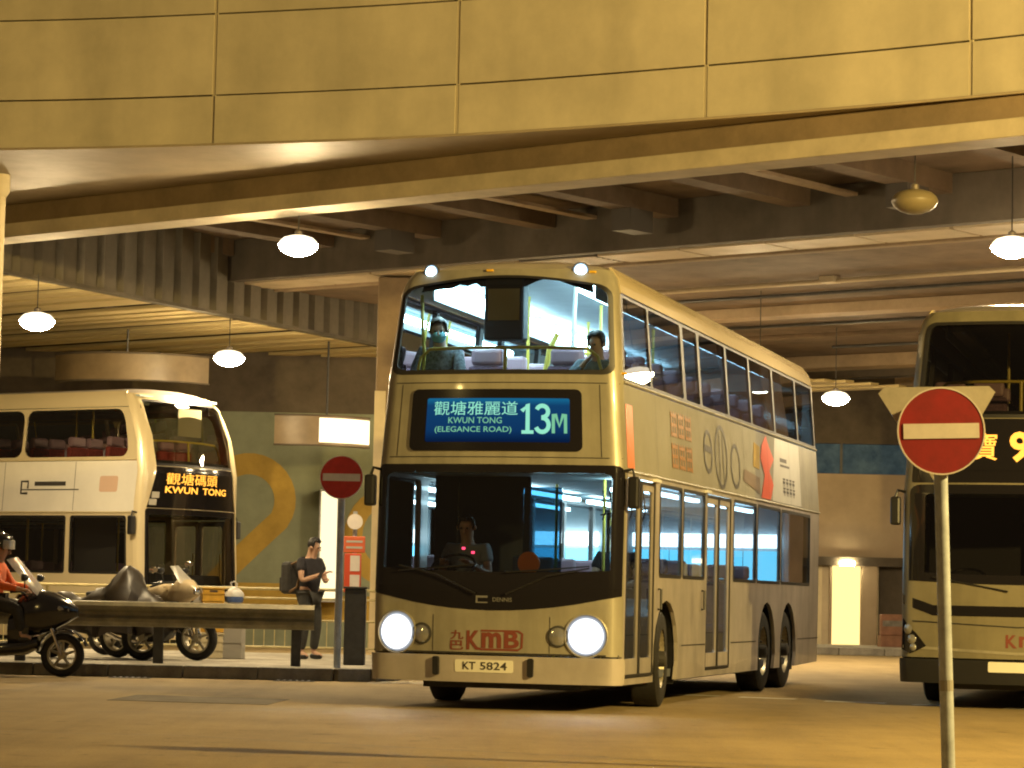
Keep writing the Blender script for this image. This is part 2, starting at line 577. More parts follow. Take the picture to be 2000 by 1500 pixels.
allj = sorted(set([joints[0] - step * k for k in range(1, 6) if joints[0] - step * k > 0.3] + joints + [joints[3] + step * k for k in range(1, 4) if joints[3] + step * k < ARC[-1] - 0.2]))
for j0, j1 in zip(allj, allj[1:]):
    for z0, z1 in [(6.5, 7.08), (7.10, 8.085), (8.105, 9.09), (9.11, 9.7)]:
        s0, s1 = j0 + 0.022, j1 - 0.022
        tiny = random.uniform(-0.008, 0.008)
        bm = patch([(s0, z0), (s1, z0), (s1, z1), (s0, z1)], [], lambda s, z, o: fmap(s, z, o + tiny), 0.07, ga=[s0 + (s1 - s0) * k / 8 for k in range(1, 8)])
        obj('fascia_panel', bm, FASC, bridge)
for j in allj[1:-1]:
    obj('joint_filler', patch([(j - 0.0215, 6.51), (j + 0.0215, 6.51), (j + 0.0215, 9.69), (j - 0.0215, 9.69)], [], lambda s, z, o: fmap(s, z, o - 0.014), 0.03), mat('joint_sealant', (0.44, 0.38, 0.26), 0.7), bridge)
bm = patch([(allj[0], 6.56), (allj[-1], 6.56), (allj[-1], 9.68), (allj[0], 9.68)], [], lambda s, z, o: fmap(s, z, o - 0.10), 0.2, ga=frange(allj[0] + 0.4, allj[-1], 0.5))
obj('backing_wall', bm, CONC_D, bridge)
# soffit sheet running back from the panels to the terminus edge beam
E1 = Vector((0.776, -0.631)); E2 = Vector((0.631, 0.776))
GRZ = math.atan2(-0.631, 0.776)
bm = B()
lo, hi = [], []
for s in frange(allj[0], allj[-1], 0.5):
    p, d = curve_at(s)
    q = p + Vector((-d.y, d.x)) * 0.0
    t = (25.32 - p.dot(E2))
    far = p + Vector((0, 1)) * max(0.05, t / E2.y)
    lo.append([bm.verts.new((q.x, q.y + 0.02, z)) for z in (6.505, 6.6)])
    hi.append([bm.verts.new((far.x, far.y, z)) for z in (6.505, 6.6)])
for i in range(len(lo) - 1):
    bm.faces.new([lo[i][0], lo[i + 1][0], hi[i + 1][0], hi[i][0]])
    bm.faces.new([lo[i][1], hi[i][1], hi[i + 1][1], lo[i + 1][1]])
obj('soffit', bm, SOFF, bridge)
# drip trim along the lower edge of the panels
bm = B()
L = []
for s in frange(allj[0], allj[-1], 0.4):
    L.append(fmap(s, 6.485, 0.012))
tube(bm, L, 0.018, 6)
obj('drip_trim', bm, SOFF, bridge)
obj('deck', prism(B(), [(CV[i].x, CV[i].y + 0.6) for i in range(0, len(CV), 6)] + [(30, 40), (-22, 48)], 9.0, 9.2), CONC_D, bridge)

# ---------------------------------------------------------------- terminus roof on its own skewed grid
roof = thing('terminus_roof', 'brown concrete bus terminus ceiling with deep skewed beams and lamps hanging below', 'ceiling', (0, 0, 0), GRZ)
A0, A1 = -60, 14
bm = box(A0, 25.1, 6.0, A1, 25.62, 6.2, bev=0.01)
obj('edge_beam_flange', bm, mat('edge_beam_paint', (0.58, 0.50, 0.35), 0.7, var=0.25, scale=1.5, bump=0.15), roof)
obj('edge_beam_web', box(A0, 25.34, 6.203, A1, 25.5, 7.05), CONC_L, roof)
obj('recess_slab', box(A0, 25.53, 7.0, A1, 32.7, 7.25), CONC, roof)
me = mesh('rib', box(0, 25.65, 6.72, 0.36, 32.38, 6.996)); me.materials.append(CONC)
me2 = mesh('hanger', box(0.02, 31.2, 6.40, 0.36, 31.75, 6.719)); me2.materials.append(VENTM)
me3 = mesh('cable_tray', box(0.95, 25.65, 6.80, 1.15, 32.38, 6.85)); me3.materials.append(CONC_L)
for k in range(18):
    a = -42 + k * 2.3
    r = put('rib', me, None, roof, (a, 0, 0))
    if k % 2 == 0:
        put('hanger', me2, None, r, (0.0, 0, 0))
    else:
        put('cable_tray', me3, None, r, (0.0, 0, 0))
bm = B()
tube(bm, [(A0, 28.3, 6.64), (A1, 28.3, 6.64)], 0.06, 8)
obj('pipe', bm, DARKST, roof)
bm = B()
tube(bm, [(A0, 26.9, 6.6), (A1, 26.9, 6.6)], 0.04, 8)
obj('pipe', bm, SOFF, roof)
obj('beam_face', box(-34.5, 32.42, 6.3, A1, 32.64, 6.996, bev=0.01), mat('grey_brown_beam', (0.105, 0.085, 0.062), 0.8, var=0.3, scale=1.2, streak=(0.25, (2.0, 2.0, 0.25), 0.0)), roof)
obj('lower_slab', box(-33.2, 32.66, 6.37, A1, 70, 6.6), CONC, roof)
# panels and vents along the soffit behind the face
pm = mesh('soffit_panel', box(0.03, 32.9, 6.31, 1.52, 33.75, 6.365)); pm.materials.append(LIGHTP)
vm = mesh('vent', box(0.03, 32.9, 6.325, 1.52, 33.75, 6.365)); vm.materials.append(VENTM)
sm = mesh('vent_slat', box(0.06, -0.02, 0, 1.48, 0.03, 0.014)); sm.materials.append(SOFF)
for k in range(26):
    a = -32.9 + 1.55 * k
    if k % 6 == 4:
        v = put('vent', vm, None, roof, (a, 0, 0))
        for q in range(6):
            put('vent_slat', sm, None, v, (0, 32.98 + q * 0.138, 6.31))
    else:
        put('soffit_panel', pm, None, roof, (a, 0, 0))
obj('trim', box(-33.0, 33.82, 6.28, A1, 33.9, 6.368), CONC_L, roof)
obj('trim', box(-33.0, 34.14, 6.31, A1, 34.19, 6.368), CONC_L, roof)
for q, w, z0, mm in [(40.5, 0.6, 6.19, CONC_L), (41.35, 0.55, 6.28, CONC), (45.0, 0.35, 6.29, CONC), (49.2, 0.75, 6.10, CONC_L), (50.2, 0.45, 5.97, CONC_D), (53.9, 0.55, 6.08, CONC_L), (58.2, 0.75, 5.97, CONC), (62.6, 0.75, 5.97, CONC_L)]:
    obj('downstand_beam', box(-32.5, q, z0, A1, q + w, 6.368, bev=0.012), mm, roof)
for k in range(5):
    obj('cross_beam', box(-29 + 6.5 * k, 50.7, 6.12, -28.6 + 6.5 * k, 62.5, 6.366), CONC_D, roof)
bm = B()
tube(bm, [(-30, 37.2, 6.29), (A1, 37.2, 6.29)], 0.04, 8)
obj('conduit', bm, SOFF, roof)

for k in range(7):
    obj('junction_box', box(-29 + 5.2 * k, 37.08, 6.26, -28.72 + 5.2 * k, 37.32, 6.368, bev=0.01), SOFF, roof)
for q_ in (38.9, 43.2, 47.3):
    obj('conduit', tube(B(), [(-30, q_, 6.33), (A1, q_, 6.33)], 0.03, 8), DARKST, roof)

# ribbed cladding stepping back on the left, panel by panel
CS = Vector((-7.85, 39.1)); WD = Vector((4.44, 9.48)).normalized()
clad = thing('ribbed_cladding', 'dark vertical ribbed cladding hanging below the ceiling on the left', 'cladding', (CS.x, CS.y, 0), math.atan2(9.48, 4.44))
pw = 0.56
cm = mesh('cladding_panel', prism(B(), [(0.0, 0.09), (0.07, 0.0), (pw - 0.16, 0.0), (pw - 0.08, 0.09), (pw, 0.09), (pw, 0.14), (0, 0.14)], 5.75, 6.995)); cm.materials.append(CLAD)
for k in range(24):
    put('cladding_panel', cm, None, clad, (k * pw, 0, random.uniform(-0.006, 0.0)))
obj('bottom_trim', box(0, -0.02, 5.69, 24 * pw, 0.16, 5.742), CLAD, clad)

# slat ceiling left of the cladding
slat = thing('slat_ceiling', 'yellowish slatted metal ceiling sloping away above the left bus', 'ceiling', (0, 0, 0), GRZ)
me = mesh('slat', box(-30, 0, 5.72, 0, 0.33, 5.78, bev=0.008)); me.materials.append(SLATM)
for k in range(40):
    q = 25.9 + 0.62 * k
    t = (q - CS.dot(E2)) / WD.dot(E2)
    P = CS + WD * t
    a = P.dot(E1) - 0.24
    if t > 13: a = (CS + WD * 13).dot(E1) + (t - 13) * 0.3
    put('slat', me, None, slat, (a, q, random.uniform(-0.012, 0.012)), (random.uniform(-0.03, 0.03) if k else 0, 0, 0))
for k in range(5):
    obj('carrier', box(-52 + 4.4 * k, 25.7, 5.785, -51.9 + 4.4 * k, 50, 5.87), CONC_D, slat)
obj('void_slab', box(-66, 25.7, 6.45, -34.6, 52, 6.7), CONC_D, slat)

# ---------------------------------------------------------------- columns
def column(label, x, y, r, h, m, seg=20):
    t = thing('column', label, 'column', (x, y, 0))
    obj('shaft', lathe(B(), [(r, 0.0), (r, h)], seg), m, t, smooth=True)
    obj('base_collar', lathe(B(), [(r + 0.03, 0.0), (r + 0.03, 0.22), (r + 0.004, 0.26)], seg), m, t, smooth=True)
    obj('capital', lathe(B(), [(r + 0.004, h - 0.3), (r + 0.05, h - 0.22), (r + 0.05, h - 0.003)], seg), m, t, smooth=True)
    return t
column('pale round steel column at the far left edge of the picture', -6.86, 35.6, 0.13, 6.5, CREAM)
cc = thing('column', 'pale square column standing directly behind the left edge of the lit bus', 'column', (-1.96, 44.6, 0.0))
obj('shaft', box(-0.27, -0.2, 0, 0.6, 0.5, 6.28, bev=0.03), CONC_L, cc)
obj('lit_edge_strip', box(-0.282, -0.212, 0.0, -0.10, -0.1, 4.4, bev=0.008), CREAM, cc)  # pale strip paints the light falling on the column's left edge
for x, y in [(9.5, 47.0), (3.2, 54.5)]:
    t = thing('column', 'square brown terminus column far behind the right-hand bus' if x > 5 else 'square brown terminus column hidden behind the lit bus', 'column', (x, y, 0))
    obj('shaft', box(-0.4, -0.4, 0, 0.4, 0.4, 6.36, bev=0.03), CONC, t)
    obj('plinth', box(-0.46, -0.46, 0, 0.46, 0.46, 0.3, bev=0.02), CONC_D, t)

# ---------------------------------------------------------------- mural wall on the left with a giant painted 2
mw = thing('mural_wall', 'grey-green back wall painted with a giant mustard figure 2', 'wall', (-5.0, 53.4, 0))
obj('wall_panel', box(-9, 0, 0, 4.9, 0.3, 4.6), GREENW, mw)
obj('upper_wall', box(-9, -0.02, 4.603, 4.9, 0.3, 6.3), CONC_D, mw)
wmap = lambda a, b, o: Vector((a, -o, b))
def ring2(cx, cz, rx, rz_, a0, a1, n=18):
    return [(cx + rx * cos(radians(a0 + (a1 - a0) * k / n)), cz + rz_ * sin(radians(a0 + (a1 - a0) * k / n))) for k in range(n + 1)]
bm = B()
pts = ring2(-0.12, 2.86, 0.72, 0.72, 178, -32) + [(0.05, 2.05), (-0.45, 1.55), (-0.75, 1.22)]
stroke(bm, pts, 0.42, wmap, 0.012)
stroke(bm, [(-1.0, 1.0), (1.05, 1.0)], 0.5, wmap, 0.014)
obj('painted_numeral', bm, MUSTARD, mw)
bm = B()
stroke(bm, ring2(2.55, 2.2, 0.6, 0.75, 0, 360, 26)[:-1], 0.36, wmap, 0.012, closed=True)
obj('painted_numeral', bm, MUSTARD, mw)
bm = B()
stroke(bm, [(0.95, 0.78), (4.7, 0.78)], 0.5, wmap, 0.012)
obj('painted_band', bm, MUSTARD, mw)
# back wall of the terminus
bw = thing('back_wall', 'brown back wall of the terminus with a bluish glazed strip above it', 'wall', (0, 62.4, 0))
WALLB = mat('brown_wall_paint', (0.34, 0.26, 0.17), 0.8, var=0.25, scale=0.8)
obj('wall_panel', box(-40, 0, 2.15, 40, 0.3, 4.05), WALLB, bw)
obj('lintel', box(-40, -0.12, 1.95, 40, 0.3, 2.147), CONC_D, bw)
obj('wall_panel', box(-40, 0.05, 4.75, 40, 0.3, 6.6), CONC_D, bw)
gp = mesh('window_pane', box(0.03, 0.05, 4.06, 1.57, 0.08, 4.74)); gp.materials.append(mat('bluish_pane', (0.05, 0.075, 0.09), 0.7, var=0.7, scale=3, spec=0.1, emit=(0.35, 0.7, 0.9), estr=0.035))
mu = mesh('mullion', box(-0.03, 0.0, 4.053, 0.028, 0.2, 4.747)); mu.materials.append(DARKST)
for k in range(12):
    put('window_pane', gp, None, bw, (-2 + 1.6 * k, 0, 0))
    put('mullion', mu, None, bw, (-2 + 1.6 * k, 0, 0))
obj('wall_panel', box(-40, 0.1, 0, 7.2, 0.3, 1.947), CREAM, bw)
obj('wall_panel', box(7.203, 0.1, 0, 7.6, 0.3, 1.947), LIGHTP, bw)
obj('wall_panel', box(7.603, 0.1, 0, 8.5, 0.3, 1.947), CREAM, bw)
obj('dark_doorway', box(8.503, 0.25, 0, 40, 0.3, 1.947), CONC_D, bw)
obj('lit_doorway', box(7.42, -0.02, 0.152, 8.06, 0.097, 1.945), glow('doorway_glow', (1.0, 0.72, 0.26), 1.7), bw)
for x0, x1, z0, z1 in ((7.36, 7.415, 0.152, 1.945), (8.065, 8.095, 0.152, 1.945)):
    obj('door_frame', box(x0, -0.06, z0, x1, 0.096, z1), WALLB, bw)
obj('pilaster', box(8.1, -0.1, 0, 8.44, 0.097, 1.947), WALLB, bw)

# ---------------------------------------------------------------- lamps
LAMP_ON = glow('lamp_glow', WARM, TERMINUS_LAMP)
LAMP_OFF = mat('unlit_lamp_lens', (0.22, 0.18, 0.10), 0.45)
HOUS = mat('lamp_housing', (0.16, 0.13, 0.10), 0.5, metal=0.3)
def lamp_meshes(on):
    d = mesh('reflector', lathe(B(), [(0.04, 0.125), (0.10, 0.118), (0.19, 0.09), (0.235, 0.05), (0.248, 0.012), (0.23, 0.012)], 28, cap=False), True)
    d.materials.append(HOUS)
    l = mesh('lens', lathe(B(), [(0.0, -0.135), (0.09, -0.128), (0.17, -0.10), (0.23, -0.055), (0.258, 0.0), (0.258, 0.015)], 28, cap=False), True)
    l.materials.append(LAMP_ON if on else LAMP_OFF)
    s = mesh('gear_box', lathe(B(), [(0.05, 0.13), (0.05, 0.19), (0.015, 0.21)], 16), True)
    s.materials.append(HOUS)
    dm = mesh('opal_dome', lathe(B(), [(0.257, 0.016), (0.24, 0.06), (0.19, 0.105), (0.10, 0.132), (0.05, 0.136)], 28, cap=False), True)
    dm.materials.append(glow('opal_dome_glow', (1.0, 0.86, 0.60), 2.2) if on else LAMP_OFF)
    return d, l, s, dm
LM = {True: lamp_meshes(True), False: lamp_meshes(False)}
def ceiling_lamp(label, x, y, z, top, on=True):
    t = thing('ceiling_lamp', label, 'lamp', (x, y, z), 0, 'round lamps hanging from the terminus ceiling')
    d, l, s, dm = LM[on]
    put('reflector', d, None, t); put('lens', l, None, t); put('gear_box', s, None, t); put('opal_dome', dm, None, t)
    obj('rod', tube(B(), [(0, 0, 0.21), (0, 0, top - z)], 0.008, 8), DARKST, t)
    return t
ceiling_lamp('lit round lamp hanging left of the lit bus roof, just under the beam', -2.83, 35.28, 5.6, 6.72)
ceiling_lamp('lit round lamp hanging at the right edge above the right-hand bus', 6.2, 33.7, 5.57, 6.72)
ceiling_lamp('unlit round lamp with a dull yellow face hanging near the upper right', 4.42, 29.9, 5.55, 6.72, False)
ceiling_lamp('lit round lamp at the far left under the slat ceiling', -7.05, 40.09, 5.0, 5.72)
ceiling_lamp('lit round lamp beside the curved band above the left bus front', -4.79, 45.81, 5.0, 5.72)
ceiling_lamp('lit round lamp between the lit bus and the right-hand bus', 6.2, 51.92, 5.0, 6.36)
for i, (x, y) in enumerate([(1.2, 47.5), (7.95, 39.7), (11.5, 47.5), (0.2, 57.0), (4.2, 46.0)]):  # last lamp is added, unseen, to brighten the ground behind the buses
    ceiling_lamp(['lit round lamp hidden behind the lit bus, halfway back', 'lit round lamp right of the frame beside the right-hand bus', 'lit round lamp right of the frame deep in the terminus', 'lit round lamp hidden behind the lit bus near the back wall', 'added lamp, unseen behind the rear of the lit bus, brightening the ground'][i], x, y, 5.0 if i < 4 else 4.75, 6.36)

def street_lamp(label, x, y, h, aim, dx, power):
    t = thing('street_lamp', label, 'street lamp', (x, y, 0), 0, 'street lamps along the road in front of the terminus')
    a = math.atan2(aim[1] - y, aim[0] - x)
    obj('pole', tube(B(), [(0, 0, 0), (0, 0, h * 0.6), (0, 0, h), (cos(a) * 0.3, sin(a) * 0.3, h + 0.25), (cos(a) * 1.2, sin(a) * 1.2, h + 0.35)], [0.09, 0.07, 0.05, 0.045, 0.04], 10), STEEL, t, True)
    hd = obj('lamp_head', loft(B(), [(-0.35, 0, 0.03, 0.05, 0.04), (-0.2, 0, 0.05, 0.14, 0.09), (0.25, 0, 0.05, 0.17, 0.09), (0.42, 0, 0.03, 0.1, 0.05)]), STEEL, t, True, loc=(cos(a) * 1.5, sin(a) * 1.5, h + 0.35), rot=(0, -dx, a))
    bm = B(); lathe(bm, [(0.0, -0.10), (0.10, -0.09), (0.145, -0.05)], 16, cap=False)
    obj('lens', bm, glow('sodium_glow_%d' % power, SODIUM, power * STREET_LAMP), hd, True, loc=(0.06, 0, 0))
    return t
street_lamp('tall street lamp out of the frame to the right', 11.0, 14.5, 5.7, (3.0, 29.0), 1.38, 20500)
street_lamp('tall street lamp out of the frame to the left', -11.0, 14.0, 5.7, (-4.0, 30.0), 1.2, 600)
# ================================================================ double-deck buses
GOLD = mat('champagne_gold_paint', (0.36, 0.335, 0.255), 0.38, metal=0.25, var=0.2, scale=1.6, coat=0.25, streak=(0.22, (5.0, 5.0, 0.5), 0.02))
SILVERG = mat('silver_gold_paint', (0.50, 0.455, 0.42), 0.36, metal=0.25, var=0.2, scale=1.5, coat=0.35, streak=(0.25, (1.6, 3.0, 0.7), 0.02))
ROOFP = mat('roof_cove_paint', (0.66, 0.55, 0.34), 0.26, metal=0.2, coat=0.5)
WHITEP = mat('white_bus_paint', (0.82, 0.79, 0.70), 0.35, var=0.08, scale=1.5, coat=0.3)
CREAMP = mat('cream_gold_paint', (0.70, 0.60, 0.38), 0.3, metal=0.2, coat=0.4)
GREYAD = mat('grey_advert_vinyl', (0.25, 0.24, 0.20), 0.65, var=0.12, scale=1.2, spec=0.2)
WHITEAD = mat('white_advert_vinyl', (0.46, 0.45, 0.40), 0.4, var=0.08, scale=1.5)
ORANGE = mat('orange_vinyl', (0.62, 0.16, 0.02), 0.4)
AMBERV = mat('dull_orange_lettering', (0.32, 0.15, 0.02), 0.45)
REDV = mat('red_vinyl', (0.60, 0.08, 0.035), 0.42)
REDLOGO = mat('red_logo_paint', (0.17, 0.04, 0.025), 0.5)
INK = mat('dark_ink', (0.05, 0.045, 0.04), 0.5)
GREYINK = mat('grey_ink', (0.055, 0.05, 0.045), 0.5)
MASK = mat('black_glass_mask', (0.010, 0.009, 0.010), 0.12)
GASK = mat('window_gasket', (0.015, 0.014, 0.014), 0.5)
CHROME = mat('chrome_trim', (0.7, 0.66, 0.55), 0.2, metal=0.9)
SEAT = mat('purple_seat_moquette', (0.22, 0.13, 0.19), 0.85, var=0.35, scale=20)
SEATB = mat('seat_back_shell', (0.42, 0.37, 0.46), 0.5)
HEADR = mat('headrest_vinyl', (0.46, 0.30, 0.36), 0.5)
SEATR = mat('red_seat_moquette', (0.34, 0.05, 0.04), 0.85, var=0.3, scale=20)
YRAIL = mat('yellow_handrail', (0.75, 0.60, 0.10), 0.4)
LINING = mat('grey_bus_lining', (0.42, 0.50, 0.53), 0.5, var=0.1, scale=4)
FLOORM = mat('bus_floor', (0.10, 0.11, 0.13), 0.7)
CABIN = mat('dark_cab_trim', (0.03, 0.03, 0.033), 0.6)
RIM = mat('steel_wheel_rim', (0.42, 0.38, 0.28), 0.4, metal=0.6, var=0.4, scale=10)
PLATE = mat('white_number_plate', (0.72, 0.70, 0.60), 0.5)
BUSLIGHT = glow('bus_light_tube', (0.56, 0.90, 1.0), 30.0)
BUSLIGHT2 = glow('bus_light_tube_low', (0.62, 0.90, 1.0), 14.0)
HEADGLOW = glow('headlight_glow', (0.92, 0.95, 1.0), 70.0)
MARKGLOW = glow('marker_glow', (0.72, 0.88, 1.0), 40.0)
AMBERL = glow('amber_led', (1.0, 0.42, 0.05), 2.3)
LENS = mat('lamp_lens_off', (0.35, 0.35, 0.34), 0.12, metal=0.6)
AMBERM = mat('amber_marker', (0.7, 0.4, 0.03), 0.25)
G_FRONT = glass('clear_windscreen', (0.80, 0.86, 0.88))
G_SIDE = glass('tinted_side_glass', (0.30, 0.35, 0.40))
G_UPPER = glass('dark_upper_side_glass', (0.13, 0.16, 0.19))
G_DARK = glass('dark_tinted_glass', (0.34, 0.33, 0.31))
G_LEFT = glass('lightly_tinted_glass', (0.66, 0.65, 0.60))

def screen_mat():
    """LCD panel: deep blue backlight, brighter towards its tube along the top edge"""
    m = bpy.data.materials.new('lcd_backlight')
    m.use_nodes = True
    nt = m.node_tree; nt.nodes.clear()
    o = nt.nodes.new('ShaderNodeOutputMaterial'); e = nt.nodes.new('ShaderNodeEmission')
    tc = nt.nodes.new('ShaderNodeTexCoord'); sp = nt.nodes.new('ShaderNodeSeparateXYZ')
    r = nt.nodes.new('ShaderNodeValToRGB'); mr = nt.nodes.new('ShaderNodeMapRange')
    mr.inputs['From Min'].default_value = 2.60; mr.inputs['From Max'].default_value = 3.0
    nt.links.new(tc.outputs['Object'], sp.inputs[0]); nt.links.new(sp.outputs['Z'], mr.inputs['Value'])
    el = r.color_ramp.elements
    el[0].position = 0.0; el[0].color = (0.006, 0.03, 0.12, 1)
    el[1].position = 1.0; el[1].color = (0.02, 0.30, 0.62, 1)
    x = el.new(0.25); x.color = (0.012, 0.085, 0.28, 1)
    x = el.new(0.85); x.color = (0.015, 0.12, 0.34, 1)
    nt.links.new(mr.outputs['Result'], r.inputs['Fac']); nt.links.new(r.outputs['Color'], e.inputs['Color'])
    e.inputs['Strength'].default_value = 0.42
    nt.links.new(e.outputs[0], o.inputs['Surface'])
    return m
LCD = screen_mat()
LCDTXT = glow('lcd_lettering', (0.28, 0.80, 0.46), 0.7)
LCDTXT2 = glow('lcd_lettering_bright', (0.34, 0.92, 0.66), 0.9)

HW = [(0.0, 1.22), (0.4, 1.25), (2.3, 1.25), (3.2, 1.19), (4.05, 1.12), (4.22, 1.07), (4.34, 0.98), (4.4, 0.9)]
def hw(z): return lerp(HW, z)

def wheel(parent, s, u, out, steer=0.0):
    """out = +1/-1: which way the rim faces"""
    M = Matrix.Rotation(pi / 2 * out, 4, 'Y')
    w = obj('wheel', lathe(B(), [(0.30, -0.14), (0.44, -0.145), (0.485, -0.12), (0.49, 0.0), (0.485, 0.12), (0.44, 0.145), (0.30, 0.14), (0.30, -0.14)], 32, M, cap=False), RUBBER, parent, True, loc=(u, s, 0.49), rot=(0, 0, steer))
    obj('rim', lathe(B(), [(0.0, 0.02), (0.10, 0.05), (0.12, 0.09), (0.19, 0.06), (0.26, 0.05), (0.295, 0.12), (0.305, 0.135)], 28, M, cap=False), RIM, w, True)
    hb = B(); lathe(hb, [(0.085, 0.09), (0.08, 0.17), (0.05, 0.185)], 16, M)
    for k in range(8):
        a = 2 * pi * k / 8
        lathe(hb, [(0.014, 0.06), (0.014, 0.10)], 6, M @ Matrix.Translation((0.16 * cos(a), 0.16 * sin(a), 0)))
    obj('hub', hb, DARKST, w)
    return w

def seat_mesh(mm):
    b = box(-0.43, -0.02, 0.36, 0.43, 0.42, 0.46, bev=0.03)
    for x in (-0.215, 0.215):
        bx(b, x - 0.205, 0.36, 0.44, x + 0.205, 0.46, 1.0, bev=0.035)
    me = mesh('seat', b); me.materials.append(mm); return me
def seat_shell_mesh():
    b = B()
    for x in (-0.215, 0.215):
        bx(b, x - 0.21, 0.462, 0.5, x + 0.21, 0.49, 0.93, bev=0.01)
    me = mesh('seat_shell', b); me.materials.append(SEATB); return me
def headrest_mesh():
    b = B()
    for x in (-0.215, 0.215):
        bx(b, x - 0.17, 0.35, 1.005, x + 0.17, 0.47, 1.17, bev=0.035)
    me = mesh('headrest', b); me.materials.append(HEADR); return me
SEATME, SEATRED, SHELLME, HEADME = seat_mesh(SEAT), seat_mesh(SEATR), seat_shell_mesh(), headrest_mesh()
LEGME = mesh('seat_leg', bx(box(-0.3, 0.15, 0, -0.22, 0.3, 0.36), 0.22, 0.15, 0, 0.3, 0.3, 0.36)); LEGME.materials.append(DARKST)

def add_seat(parent, u, s, z, red=False):
    """faces the front of the bus (-y)"""
    o = put('seat', SEATRED if red else SEATME, None, parent, (u, s, z))
    put('seat_shell', SHELLME, None, o); put('headrest', HEADME, None, o); put('seat_leg', LEGME, None, o)
    return o

